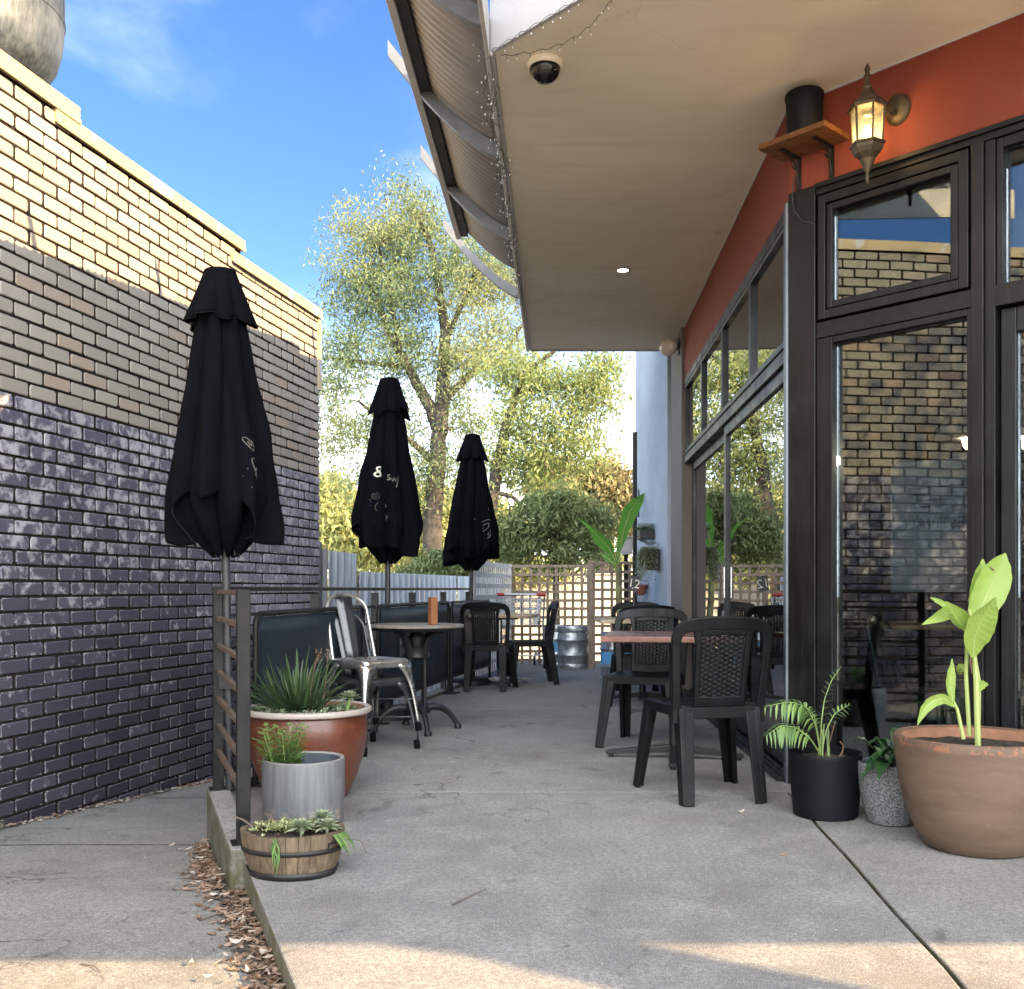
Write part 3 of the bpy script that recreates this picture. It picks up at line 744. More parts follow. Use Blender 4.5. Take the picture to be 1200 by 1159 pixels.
def awning():
    P = empty('awning', (0,0,0), 0, 'curved corrugated steel awning on galvanised ribs along the eave', 'awning')
    ED = Vector((SBp.x-SA.x, SBp.y-SA.y,0)).normalized(); EN = Vector((-ED.y,ED.x,0))
    def A(y, o, z):
        t = (y-SA.y)/ED.y; return Vector((SA.x,SA.y,0))+ED*t+EN*(o+.024)+Vector((0,0,z))
    def zz(o): return ZC+.02+.53*(max(0,o)/.61)**1.45
    for y in (4.47,5.85,7.24,8.66):
        m = MB(); n = 16; vs = []
        for k in range(n+1):
            o = .68*k/n; z = zz(o)
            for dy in (-.006,.006):
                for dz in (0,.085): vs.append(A(y+dy,o,z+dz))
        for k in range(n): pass
        fs = []
        for k in range(n):
            a = k*4; b = a+4
            fs += [(a,a+1,b+1,b),(a+2,b+2,b+3,a+3),(a+1,a+3,b+3,b+1),(a,b,b+2,a+2)]
        fs += [(0,2,3,1),(n*4,n*4+1,n*4+3,n*4+2)]
        m.add(vs,fs)
        vs = []
        for k in range(n+1):
            o = .68*k/n; z = zz(o)
            for (dy,dz) in ((-.006,-.004),(.04,-.004),(.04,.0),(-.006,.0)): vs.append(A(y+dy,o,z+dz))
        fs = [(k*4+i,k*4+(i+1)%4,k*4+4+(i+1)%4,k*4+4+i) for k in range(n) for i in range(4)]
        m.add(vs,fs)
        m.build('rib', M['galb'], P)
    y0, y1 = 3.5, 8.2
    nu = int((y1-y0)/.076*8); nv = 18
    V = np.zeros(((nu+1)*(nv+1),3)); i = 0
    for a in range(nu+1):
        y = y0+(y1-y0)*a/nu; c = .011*math.sin(2*PI*a/8)
        for b in range(nv+1):
            o = .02+.50*b/nv; p = A(y,o,zz(o)+.105+c); V[i] = p; i += 1
    idx = np.arange((nu+1)*(nv+1)).reshape(nu+1,nv+1)
    F = np.stack([idx[:-1,:-1],idx[1:,:-1],idx[1:,1:],idx[:-1,1:]],-1).reshape(-1,4)
    o = raw('corrugated_sheet', V, F, M['corr'], P); o.data.polygons.foreach_set('use_smooth',[True]*len(o.data.polygons))
    m = MB()
    def runbox(o0,o1,z0,z1,ya,yb):
        vs = [A(y,o,z) for y in (ya,yb) for (o,z) in ((o0,z0),(o1,z0),(o1,z1),(o0,z1))]
        m.add(vs,[(0,1,2,3),(7,6,5,4),(0,4,5,1),(1,5,6,2),(2,6,7,3),(3,7,4,0)])
    zt = zz(.49)
    runbox(.428,.486,zt+.01,zt+.075,y0,8.26); m.build('purlin', M['dark'], P)
    m = MB(); runbox(.488,.53,zt-.005,zt+.135,y0,8.28); m.build('gutter', M['gut'], P, bevel=.004)
    m = MB(); runbox(.0,.02,ZC-.03,ZC+.16,y0,10.4); m.build('wall_plate', M['gut'], P, bevel=.003)
awning()

# pale blue side building beyond
def blue():
    a = Vector((1.617,10.475,0)); b = Vector((1.549,12.62,0))
    r = empty('rendered_wall_building', (a.x,a.y,0), 0, 'pale blue rendered building end beyond the glass doors', 'building')
    off = -r.location
    m = MB(); m.prism([(a.x+off.x,a.y+off.y),(b.x+off.x,b.y+off.y),(9+off.x,12.62+off.y),(9+off.x,10.475+off.y)], -1, 5.6)
    m.build('wall', M['bluewall'], r)
    m = MB(); c = atY(746,0,12.5); m.tube([(c.x+off.x,12.55+off.y,-.9),(c.x+off.x,12.55+off.y,2.95)],.045,12); m.box((c.x+off.x+.02,12.55+off.y,2.0),(.11,.1,.03)); m.build('downpipe', M['rail'], r, smooth=True)
blue()

# ------------------------------------------------------------------ railing and cafe barriers
def railing():
    r = empty('patio_railing', (-1.03,3.84,.03), 0, 'grey steel railing with rusty bars along the patio edge', 'railing')
    o = -r.location
    PR = Vector((-1.025,3.84,.03)); PL = Vector((-1.42,4.87,.03)); PA = Vector((-1.045,7.75,.028)); PB = Vector((-.47,10.9,.028))
    d = (PL-PR).normalized(); ang = math.atan2(d.y,d.x); rot = Matrix.Rotation(ang,3,'Z')
    H = .965
    for p, rt in ((PR,rot),(PL,rot)):
        m = MB(); m.box(p+o+Vector((0,0,H/2)),(.05,.05,H),rt); m.box(p+o+Vector((0,0,.004)),(.09,.09,.008),rt); m.build('post', M['rail'], r, bevel=.003)
    d2 = (PA-PL).normalized(); d3 = (PB-PA).normalized()
    for (a,dd,ts) in ((PL,d2,(1.45,2.86)),(PA,d3,(1.0,2.1,3.18))):
        for t in ts:
            p = a+dd*t; m = MB(); m.box(p+o+Vector((0,0,H/2-.012)),(.05,.05,H-.024),Matrix.Rotation(math.atan2(dd.y,dd.x),3,'Z')); m.build('post', M['blackmetal'], r, bevel=.003)
    for k in range(7):
        z = .985-.128*k; m = MB()
        a = PR+d*.026; b = PL-d*.026; m.beam(a+o+Vector((0,0,z-.03)), b+o+Vector((0,0,z-.03)), .022, .022)
        m.build('bar', M['rust'], r, bevel=.003)
    m = MB()
    m.beam(PL+o+Vector((0,0,H+.005))-d2*.02, PA+o+Vector((0,0,H+.005)), .05,.022); m.beam(PA+o+Vector((0,0,H+.005)), PB+o+Vector((0,0,H+.005)), .05,.022)
    m.build('top_rail', M['rail'], r, bevel=.003)
    for k in range(1,7):
        z = .965-.128*k; m = MB(); m.beam(PL+o+Vector((0,0,z)), PA+o+Vector((0,0,z)), .018,.018); m.beam(PA+o+Vector((0,0,z)), PB+o+Vector((0,0,z)), .018,.018)
        m.build('bar', M['blackmetal'], r)
railing()

def text_mesh(body, size=1.0, res=3):
    c = bpy.data.curves.new('t','FONT'); c.body = body; c.size = size; c.resolution_u = res; c.align_x = 'CENTER'
    ob = bpy.data.objects.new('t', c); COL.objects.link(ob)
    bpy.context.view_layer.update()
    dg = bpy.context.evaluated_depsgraph_get(); me = bpy.data.meshes.new_from_object(ob.evaluated_get(dg))
    bm = bmesh.new(); bm.from_mesh(me); bmesh.ops.triangulate(bm, faces=bm.faces[:]); bmesh.ops.subdivide_edges(bm, edges=[e for e in bm.edges if e.calc_length() > size*.12], cuts=1, use_grid_fill=False)
    bmesh.ops.triangulate(bm, faces=bm.faces[:])
    vs = [v.co.copy() for v in bm.verts]; fs = [tuple(v.index for v in f.verts) for f in bm.faces]
    bm.free(); bpy.data.objects.remove(ob); bpy.data.curves.remove(c); bpy.data.meshes.remove(me)
    return vs, fs

def barrier(a, b, ztop, zbot, label, letters=None):
    a = Vector((a[0],a[1],0)); b = Vector((b[0],b[1],0)); d = (b-a); L = d.length; d.normalize()
    r = empty('cafe_barrier', a, math.atan2(d.y,d.x), label, 'barrier', 'navy cafe barriers along the railing')
    rr = .015; q = .07; pts = [(rr,0,.002),(rr,0,ztop-q)]
    for k in range(1,6):
        t = PI/2*k/6; pts.append((rr+q*(1-math.cos(t)),0,ztop-q+q*math.sin(t)))
    pts.append((rr+q,0,ztop)); pts2 = [(L-x,y,z) for (x,y,z) in reversed(pts)]
    m = MB(); m.tube(pts+pts2, rr, 10); m.tube([(rr,0,zbot),(L-rr,0,zbot)], rr*.8, 8)
    for x in (rr, L-rr): m.box((x,0,.006),(.06,.16,.012))
    m.build('frame', M['rail'], r, smooth=True)
    m = MB(); nx, nz = 30, 8; vs = []
    for i in range(nx+1):
        for j in range(nz+1):
            x = rr+.02+(L-2*rr-.04)*i/nx; z = zbot+.012+(ztop-zbot-.03)*j/nz
            vs.append((x, .006*math.sin(x*3+z*2)*math.sin(PI*j/nz), z))
    m.add(vs,[(i*(nz+1)+j,(i+1)*(nz+1)+j,(i+1)*(nz+1)+j+1,i*(nz+1)+j+1) for i in range(nx) for j in range(nz)])
    cv = m.build('canvas', M['vinyl'], r, smooth='all', solid=.003)
    if letters:
        for (body, x, z, s) in letters:
            vs, fs = text_mesh(body, s); m = MB(); m.add([(x+p.x, -.010, z+p.y) for p in vs], fs); m.build('lettering', M['printf'], cv)
    return r
barrier((-1.305,5.10),(-1.045,7.10),.872,.17,'navy cafe barrier behind the metal chairs and red pot')
barrier((-.990,7.42),(-.600,9.58),.872,.15,'navy cafe barrier with faded letters behind the round table',
        [('fa', .62, .47, .26), ('al', 1.38, .47, .26)])
barrier((-.585,9.66),(-.245,11.2),.868,.15,'navy cafe barrier farthest along, beside the parked trolley')

# ------------------------------------------------------------------ umbrellas
def umbrella(x, y, S, rot, label, prints, ZS=1.0, WS=1.0):
    root = empty('closed_umbrella', (x,y,0), 0, label, 'umbrella', 'closed black umbrellas along the railing')
    m = MB(); m.tube([(0,0,.03),(0,0,2.45*ZS)],.021,14); m.build('pole', M['blackmetal'], root, smooth=True)
    m = MB()
    if y > 6: m.lathe([(.22,0),(.22,.05),(.20,.07),(.05,.075),(.05,.3),(.024,.31)], n=24); m.build('base', M['iron'], root, smooth=True)
    else: m.box((0,0,.55),(.07,.07,.06)); m.build('clamp', M['iron'], root)
    nf = 8
    def lerp(xs, z):
        for (a,ra),(b,rb) in zip(xs,xs[1:]):
            if z <= b: return ra+(rb-ra)*(z-a)/(b-a)
        return xs[-1][1]
    OUT = [(0,.250),(.10,.254),(.25,.236),(.45,.198),(.65,.155),(.82,.115),(.95,.085),(1.0,.072)]
    INN = [(0,.055),(.05,.12),(.11,.185),(.19,.228),(.30,.215),(.5,.16),(.7,.10),(.8,.06)]
    Z0, Z1 = 1.165*ZS, 2.50*ZS
    rs = random.Random(int(x*1000)+5); am = [rs.uniform(.55,1.2) for _ in range(nf)]
    wd = [rs.uniform(.7,1.35) for _ in range(nf)]; tot = sum(wd); edges = [0]
    for q in wd: edges.append(edges[-1]+q/tot)
    hem = [rs.choice((.06,.10,.13,.24,.29))+rs.uniform(-.015,.015) for _ in range(nf)]
    def panel(th):
        k = ((th-rot)/(2*PI)) % 1.0
        for i in range(nf):
            if k <= edges[i+1] or i == nf-1: return i, min(1,max(0,(k-edges[i])/(edges[i+1]-edges[i])))
    def surf(th, z):
        i, f = panel(th); a = am[i]
        # each panel billows and is swept sideways, ending in a sharp step over the next one
        sw = f**1.55; fold = (math.sin(PI*sw)**.75)*(1-.18*math.sin(3*PI*f)*(1-z))
        dep = .10+.46*(1-z)**.9
        r = lerp(OUT,z)*(1+.10*(a-.85)*(1-z)-dep*(1-fold)*min(1,.55+.5*a))
        cr_ = mnoise.noise(Vector((math.cos(th)*2.2+x*3, math.sin(th)*2.2, z*5.5)))*.085+mnoise.noise(Vector((math.cos(th)*6, math.sin(th)*6+x, z*9+th)))*.035
        r *= 1+.045*math.sin(th*2+x*7)+cr_*(1-z*.6)
        return r*WS
    def hemz(th):
        i, f = panel(th); j = (i+1) % nf; g = f*f*(3-2*f)
        return hem[i]*(1-g)+hem[j]*g-.05*math.sin(PI*f)**1.5*(1 if i % 2 else -.3)
    def P(th, z, off=0):
        h = hemz(th)*max(0,1-z*1.6); r = surf(th,z)+off
        return Vector((r*math.cos(th), r*math.sin(th), Z0+(Z1-Z0)*z+h*ZS))
    def PI_(th, z):
        f = abs(math.sin(nf/2*(th-rot)+.6)); r = lerp(INN,z)*(.70+.30*f)*WS*(1+.06*math.sin(th*3+x))
        return Vector((r*math.cos(th), r*math.sin(th), Z0+(Z1-Z0)*z+(.05*(1-f)-.012)*max(0,1-z*5)))
    n, kz = 224, 44; m = MB(); vs = []
    for j in range(kz+1):
        z = (j/kz)**1.1
        for i in range(n): vs.append(P(2*PI*i/n, z))
    fs = [(j*n+i,j*n+(i+1)%n,(j+1)*n+(i+1)%n,(j+1)*n+i) for j in range(kz) for i in range(n)]
    m.add(vs,fs); can = m.build('canopy', M['umb'], root, smooth='all')
    can.modifiers.new('solid','SOLIDIFY').thickness = -.004
    m = MB(); vs = []
    for j in range(25):
        for i in range(n): vs.append(PI_(2*PI*i/n, .8*(j/24)**1.3))
    m.add(vs,[(j*n+i,j*n+(i+1)%n,(j+1)*n+(i+1)%n,(j+1)*n+i) for j in range(24) for i in range(n)])
    lw = m.build('lower_folds', M['umb'], root, smooth='all'); lw.modifiers.new('solid','SOLIDIFY').thickness = -.004
    m = MB(); m.tube([P(2*PI*i/n,.003,.001) for i in range(n)],.0024*S,5,closed=True); m.build('hem', M['hem'], can)
    m = MB(); m.tube([PI_(2*PI*i/n,.0) for i in range(n)],.002*S,5,closed=True); m.build('hem', M['hem'], lw)
    # rib tips under the hem
    for k in range(nf):
        th = rot+2*PI*k/nf; m = MB(); a = PI_(th,.01); m.tube([a+Vector((0,0,.05)), a-Vector((0,0,.03*S))],.005,6); m.build('rib_tip', M['rail'], root)
    # vent cap
    m = MB(); vs = []; kz2 = 12
    for j in range(kz2+1):
        q = j/kz2
        for i in range(n):
            th = 2*PI*i/n; k = (th-rot+.2)/(2*PI)*nf; f = k-math.floor(k); fo = abs(math.sin(PI*f))
            r = (.060+.095*q**1.1)*(1-.34*(1-fo)*q*(.4+.6*am[int(k)%nf]))*WS+.008
            zz = Z1+.03*S-.24*S*q+(-.07*fo*(am[int(k)%nf]-.45)+.05*am[(int(k)*3)%nf]-.03)*q*q*S
            vs.append((r*math.cos(th), r*math.sin(th), zz))
    m.add(vs,[(j*n+(i+1)%n,j*n+i,(j+1)*n+i,(j+1)*n+(i+1)%n) for j in range(kz2) for i in range(n)])
    m.add([vs[i] for i in range(n)],[tuple(range(n))])
    cap = m.build('vent_cap', M['umb'], root, smooth='all'); cap.modifiers.new('solid','SOLIDIFY').thickness = -.004
    m = MB(); m.tube([Vector(vs[kz2*n+i]) for i in range(n)],.0026*S,5,closed=True); m.build('hem', M['hem'], cap)
    m = MB(); m.lathe([(.0,Z1+.05*S),(.03*S,Z1+.045*S),(.052*S,Z1+.03*S)], n=16); m.build('finial', M['umb'], root, smooth=True)
    for (kind, th0, z0, s, mt) in prints:
        if kind == 'swirl':
            for sw in range(3):
                m = MB(); pts = []
                for i in range(36):
                    t = i/35*3.6*PI; rr = .055*(1-i/38)*s*(1 if sw == 0 else .6); 
                    u = (.0,-.045,.04)[sw]*s+rr*math.cos(t+sw*2)*(1 if sw != 1 else -1); w = (.0,.12,-.11)[sw]*s+rr*1.25*math.sin(t+sw*2)
                    th = th0+u/.22; pts.append(P(th, z0+w/(Z1-Z0), .006))
                m.tube(pts,.0032*s,4); m.build('swirl_print', mt, can)
            for i in range(14):
                u = rs.uniform(-.09,.09)*s; w = rs.uniform(-.2,.2)*s; m = MB(); c = P(th0+u/.22, z0+w/(Z1-Z0), .006); m.lathe([(0,-.004),(.004,0),(0,.004)], c, 6)
                m.build('dot_print', mt, can)
        else:
            vs, fs = text_mesh(kind, s); m = MB()
            m.add([P(th0+p.x/.24, z0+p.y/(Z1-Z0), .009) for p in vs], fs); m.build('lettering', mt, can)
    root.rotation_euler = (0, -R(1.1) if y < 6 else R(.5), 0)
    return root
umbrella(-1.360,4.86,1.0,R(12),'closed black umbrella nearest the camera, in front of the brick wall',
   [('r',R(-34),.37,.19,M['printf']),('swirl',R(-39),.23,.9,M['printd'])],1.0,1.06)
umbrella(-.972,7.80,1.055,R(100),'closed black umbrella with a white ampersand and letters',
   [('&',R(-104),.44,.14,M['print']),('s',R(-83),.42,.11,M['printf']),('w',R(-72),.41,.08,M['printd']),('/',R(-64),.38,.15,M['printf']),('swirl',R(-100),.25,.8,M['printd'])],1.035,1.03)
umbrella(-.437,10.55,1.04,R(190),'closed black umbrella with a pale swirl, farthest along the railing',
   [('r',R(-40),.36,.12,M['print']),('swirl',R(-58),.23,1.25,M['printf'])],1.03,1.10)

# ------------------------------------------------------------------ chairs
def weave(m, x0,x1,z0,z1,yf, nh=26, nv=9):
    for k in range(nh):
        z = z0+(z1-z0)*(k+.5)/nh; n = nv*4; h = (z1-z0)/nh*.36; vs = []
        for i in range(n+1):
            x = x0+(x1-x0)*i/n; y = yf(x,z)+.0035*math.sin(PI*(i/4*1)+PI*k)
            vs += [(x,y-.003,z-h),(x,y+.003,z-h),(x,y+.003,z+h),(x,y-.003,z+h)]
        fs = [(i*4+j,i*4+(j+1)%4,i*4+4+(j+1)%4,i*4+4+j) for i in range(n) for j in range(4)]; m.add(vs,fs)
    for k in range(nv):
        x = x0+(x1-x0)*(k+.5)/nv; w = (x1-x0)/nv*.34
        vs = []
        for i in range(2):
            z = z0+(z1-z0)*i; y = yf(x,z); vs += [(x-w,y-.002,z),(x+w,y-.002,z),(x+w,y+.002,z),(x-w,y+.002,z)]
        m.add(vs,[(j,(j+1)%4,4+(j+1)%4,4+j) for j in range(4)])
def ribbon(m, path, ws, yf, th=.022):
    """strip in the x-z plane bent onto the back surface y=yf(x,z)"""
    n = len(path); P2 = [Vector((p[0],p[1])) for p in path]; vs = []
    for i in range(n):
        t = (P2[min(i+1,n-1)]-P2[max(i-1,0)]).normalized(); s = Vector((-t.y,t.x)); w = ws[i]/2
        a = P2[i]+s*w; b = P2[i]-s*w
        for q in (a,b):
            for dy in (-th/2, th/2): vs.append((q.x, yf(q.x,q.y)+dy, q.y))
    fs = []
    for i in range(n-1):
        a = i*4; b = a+4; fs += [(a,a+1,b+1,b),(a+2,b+2,b+3,a+3),(a,b,b+2,a+2),(a+1,a+3,b+3,b+1)]
    fs += [(0,2,3,1),((n-1)*4,(n-1)*4+1,(n-1)*4+3,(n-1)*4+2)]
    m.add(vs,fs)
def plastic_chair():
    r = empty('plastic_chair'); yf = lambda x,z: -.185-.20*max(0,z-.42)+.45*x*x*min(1,max(0,(z-.4)*3))
    m = MB(); n = 14; vs = []
    for j in range(n+1):
        y = -.2+.42*j/n; w = .195+.03*j/n
        for i in range(n+1):
            x = -w+2*w*i/n; z = .445-.012*math.cos(PI*(i/n-.5))-.02*max(0,(j/n-.85))*6*.3+.006*(1-j/n)
            vs.append((x,y,z))
    m.add(vs,[(j*(n+1)+i,j*(n+1)+i+1,(j+1)*(n+1)+i+1,(j+1)*(n+1)+i) for j in range(n) for i in range(n)])
    st = m.build('seat', M['plastic'], r, smooth='all', solid=.012)
    m = MB()   # seat apron
    for s in (-1,1):
        pts = [(s*.197,-.19,.425),(s*.225,.2,.425)]; m.beam(pts[0],pts[1],.014,.05)
    m.beam((-.22,.214,.425),(.22,.214,.425),.014,.05); m.beam((-.19,-.2,.42),(.19,-.2,.42),.014,.055)
    m.build('apron', M['plastic'], st, bevel=.004)
    m = MB(); path = []; ws = []
    L = [(-.205,.37),(-.208,.44),(-.214,.54),(-.221,.64),(-.226,.73),(-.224,.775),(-.213,.806),(-.192,.825),(-.15,.834),(-.08,.840),(0,.842)]
    Wd = [.05,.045,.040,.038,.040,.046,.054,.060,.062,.064,.066]
    path = L+[(-x,z) for (x,z) in reversed(L[:-1])]; ws = Wd+list(reversed(Wd[:-1]))
    ribbon(m,path,ws,yf,.024)
    for s in (-1,1):
        ribbon(m,[(s*.112,.45),(s*.116,.55),(s*.119,.65),(s*.121,.74),(s*.13,.815)],[.030,.026,.026,.028,.04],yf,.022)
    ribbon(m,[(-.12,.475),(0,.47),(.12,.475)],[.05,.055,.05],yf,.022); ribbon(m,[(-.11,.795),(0,.802),(.11,.795)],[.03,.03,.03],yf,.02)
    bk = m.build('backrest', M['plastic'], r, bevel=.006)
    m = MB(); weave(m,-.105,.105,.495,.785,yf); m.build('woven_panel', M['plastic'], bk)
    for s in (-1,1):
        m = MB()   # rear leg, L section
        m.beam((s*.195,-.245,0),(s*.188,-.165,.44),.024,.060,(0,1,0),.03,.085); m.beam((s*.172,-.268,0),(s*.158,-.20,.43),.044,.014,(0,1,0),.06,.016)
        m.build('leg', M['plastic'], r, bevel=.004)
        m = MB()
        m.beam((s*.262,.235,0),(s*.212,.185,.44),.024,.056,(0,1,0),.03,.085); m.beam((s*.242,.258,0),(s*.185,.212,.43),.044,.014,(0,1,0),.062,.016)
        m.build('leg', M['plastic'], r, bevel=.004)
    return r
CH = plastic_chair()
def place_chair(i, x, y, face, label):
    o = CH if i == 0 else copy_tree(CH); o.location = (x,y,0)
    o.rotation_euler = (0,0,math.atan2(-face[0],face[1])); tag(o,label,'chair','black plastic woven-back chairs')
place_chair(0,.932,4.91,(-.20,1),'black woven-back plastic chair in front, back to the camera')
place_chair(1,.86,6.50,(-.32,-1),'black woven-back plastic chair on the far side of the red table')
place_chair(2,1.08,8.30,(-.05,1),'black woven-back plastic chair at near side of the pale table')
place_chair(3,1.20,9.62,(-.1,-1),'black woven-back plastic chair on the far side of the pale table')
place_chair(4,-.235,10.02,(.12,1),'black woven-back plastic chair on the left near the barriers, back to the camera')
place_chair(5,.20,10.65,(-1,-.12),'black woven-back plastic chair turned sideways beside the shopping trolley')

def metal_chair(seatm, legm):
    r = empty('metal_chair'); H = .45
    m = MB(); n = 24; prof = []
    def sq(w, z, k=.06):
        pts = []
        for c, (sx,sy) in enumerate(((1,1),(-1,1),(-1,-1),(1,-1))):
            for t in range(6):
                a = PI/2*c+PI/2*t/5; pts.append((sx*(w-k)+k*math.cos(a), sy*(w-k)+k*math.sin(a), z))
        return pts
    rings = [sq(.178,H-.05,.04),sq(.180,H-.012,.045),sq(.172,H,.045),sq(.150,H-.001,.04),sq(.140,H-.007,.04),sq(.02,H-.010,.01)]
    vs = [p for q in rings for p in q]; k = 24
    fs = [(j*k+i,j*k+(i+1)%k,(j+1)*k+(i+1)%k,(j+1)*k+i) for j in range(len(rings)-1) for i in range(k)]+[tuple(range(5*k,6*k))]
    m.add(vs,fs); m.build('seat', seatm, r, smooth='all', solid=.003)
    for sx in (-1,1):
        for sy in (-1,1):
            m = MB(); rows = []; nn = 14     # flared pressed leg: an angle that widens into the curved apron
            for j in range(nn+1):
                q = j/nn; z = .05+(H-.075)*q; fl = q**5*.085+.020+.012*q
                ox = .218-.042*q; oy = .222-.046*q
                c = Vector((sx*ox, sy*oy, z))
                rows.append([c-Vector((sx*fl,0,0))+Vector((0,sy*.0,0)), c-Vector((sx*fl*.5,-sy*.004,0)), c+Vector((sx*.002,sy*.002,0)), c-Vector((-sx*.004,sy*fl*.5,0)), c-Vector((0,sy*fl,0))])
            vs = [p for q in rows for p in q]
            m.add(vs,[(j*5+i,j*5+i+1,(j+1)*5+i+1,(j+1)*5+i) for j in range(nn) for i in range(4)])
            lg = m.build('leg', legm, r, smooth='all', solid=.004)
            m = MB(); m.beam((sx*.212,sy*.216,0),(sx*.208,sy*.212,.056),.030,.030); m.build('rubber_foot', M['plastic'], lg, bevel=.004)
    m = MB()
    for (a,b) in (((-.19,-.19),(.19,.19)),((-.19,.19),(.19,-.19))): m.beam((a[0],a[1],.20),(b[0],b[1],.20),.018,.006)
    m.build('brace', M['tolixd'], r)
    pts = [(-.165,-.165,H-.01)]; 
    for k in range(17):
        a = PI*k/16; pts.append((-.155*math.cos(a) if True else 0, -.175-.105*(.62+.38*math.sin(a)) , H+.30+.10*math.sin(a)))
    pts.append((.165,-.165,H-.01))
    m = MB(); m.tube(pts,.0115,8); m.build('back_loop', seatm, r, smooth=True)
    m = MB(); vs = []; nn = 8
    for j in range(nn+1):
        q = j/nn; z = H-.005+.39*q; y = -.172-.108*q; w = .044+.022*q
        for (x,dy) in ((-w,0),(-w*.35,0),(-w*.25,.008),(w*.25,.008),(w*.35,0),(w,0)): vs.append((x,y+dy,z))
    m.add(vs,[(j*6+i,j*6+i+1,(j+1)*6+i+1,(j+1)*6+i) for j in range(nn) for i in range(5)])
    m.build('splat', M['tolixd'], r, smooth='all', solid=.003)
    m = MB()
    for s in (-1,1): m.tube([(s*.17,-.10,H-.03),(s*.172,-.19,H+.0),(s*.165,-.215,H+.10),(s*.158,-.235,H+.2)],.008,6)
    m.build('side_stay', seatm, r, smooth=True)
    return r
m1 = metal_chair(M['tolixd'],M['tolixd']); m1.location = (-.895,6.29,0); fz = math.atan2(-.74,-.68); m1.rotation_euler = (0,0,fz)
tag(m1,'dark gunmetal chair at the bottom of a stack of two, beside the red pot','chair','stacked metal chairs')
m2 = metal_chair(M['tolix'],M['tolix']); m2.location = (-.885,6.28,.115); m2.rotation_euler = (0,0,fz-.03)
tag(m2,'silver gunmetal chair on top of a stack of two, beside the red pot','chair','stacked metal chairs')

# ------------------------------------------------------------------ tables
def round_table():
    r = empty('round_table', (-.675,7.12,0), .2, 'round cafe table on an ornate black cast iron base with four curved feet', 'table')
    m = MB(); m.lathe([(.0,.725),(.325,.725),(.335,.731),(.335,.743),(.328,.75),(0,.75)], n=56); m.build('tabletop', M['tabled'], r, smooth=True)
    m = MB(); m.lathe([(.0,.700),(.26,.703),(.318,.71),(.330,.724),(0,.7245)], n=56); m.build('top_edge_band', M['iron'], r, smooth=True)
    m = MB()
    for k in range(4):
        a = PI/4+PI/2*k; c, s = math.cos(a), math.sin(a)
        m.tube([(.075*c,.075*s,.11),(.075*c,.075*s,.56)],.0125,10)
        m.tube([(.07*c,.07*s,.5),(.08*c,.08*s,.58),(.11*c,.11*s,.65),(.16*c,.16*s,.69),(.23*c,.23*s,.705)],[.018,.024,.022,.018,.014],8)
    m.lathe([(.03,.12),(.095,.125),(.10,.16),(.06,.18),(.03,.19)], n=20); m.lathe([(.03,.50),(.095,.52),(.085,.56),(.05,.6),(.06,.66),(.03,.70)], n=20)
    m.build('pedestal', M['iron'], r, smooth=True)
    for k in range(4):
        a = PI/2*k+.15; c, s = math.cos(a), math.sin(a); m = MB()
        pts = [(.06,.15),(.12,.165),(.18,.155),(.235,.12),(.275,.07),(.30,.03)]
        m.tube([(p*c,p*s,z) for p,z in pts],[.03,.028,.024,.020,.018,.02],8); m.lathe([(.026,0),(.028,.02),(.02,.035)],(.305*c,.305*s,0),12)
        m.build('foot', M['iron'], r, smooth=True)
round_table()
m = MB(); m.box((0,0,.095),(.052,.052,.19)); o = m.build('wooden_block', M['block'], bevel=.003); o.location = (-.552,7.02,.7505); o.rotation_euler = (0,0,.5)
tag(o,'upright reddish wooden block standing on the round iron table','block')
def pole_table(name, x, y, top, topm, legm, label, rz=0, round_=None, H=.74, foot=.36, chrome=False):
    r = empty(name, (x,y,0), rz, label, 'table')
    m = MB()
    if round_: m.lathe([(0,H-.03),(round_,H-.03),(round_+.004,H-.015),(round_,H),(0,H)], n=48); m.build('tabletop', topm, r, smooth=True)
    else: m.box((0,0,H-.017),(top[0],top[1],.034)); m.build('tabletop', topm, r, bevel=.006)
    m = MB(); m.box((0,0,H-.045),(.3,.3,.018)); m.build('top_plate', M['iron'], r, bevel=.003)
    m = MB(); m.tube([(0,0,.05),(0,0,H-.05)],.03,16); m.build('pole', legm, r, smooth=True)
    for k in range(4):
        a = PI/2*k+PI/4*0; c, s = math.cos(a), math.sin(a); m = MB()
        m.beam((.02*c,.02*s,.062),(foot*c,foot*s,.028),.05,.045,(0,0,1),.042,.022); m.lathe([(.016,0),(.016,.018)],((foot-.03)*c,(foot-.03)*s,0),10)
        m.build('foot', legm, r, bevel=.004)
    return r
pole_table('cafe_table',-.13,10.55,None,M['tablel'],M['chrome'],'round pale table with chrome base between two chairs on the left',.4,round_=.40,H=.735)
pole_table('cafe_table',.955,5.93,(.80,.74),M['tabler'],M['iron'],'square red-edged table on a black cross base',-.18,H=.735,foot=.40)
pole_table('cafe_table',1.16,8.95,(.80,.70),M['tablel'],M['iron'],'square pale table carrying the number sign',0,H=.735)
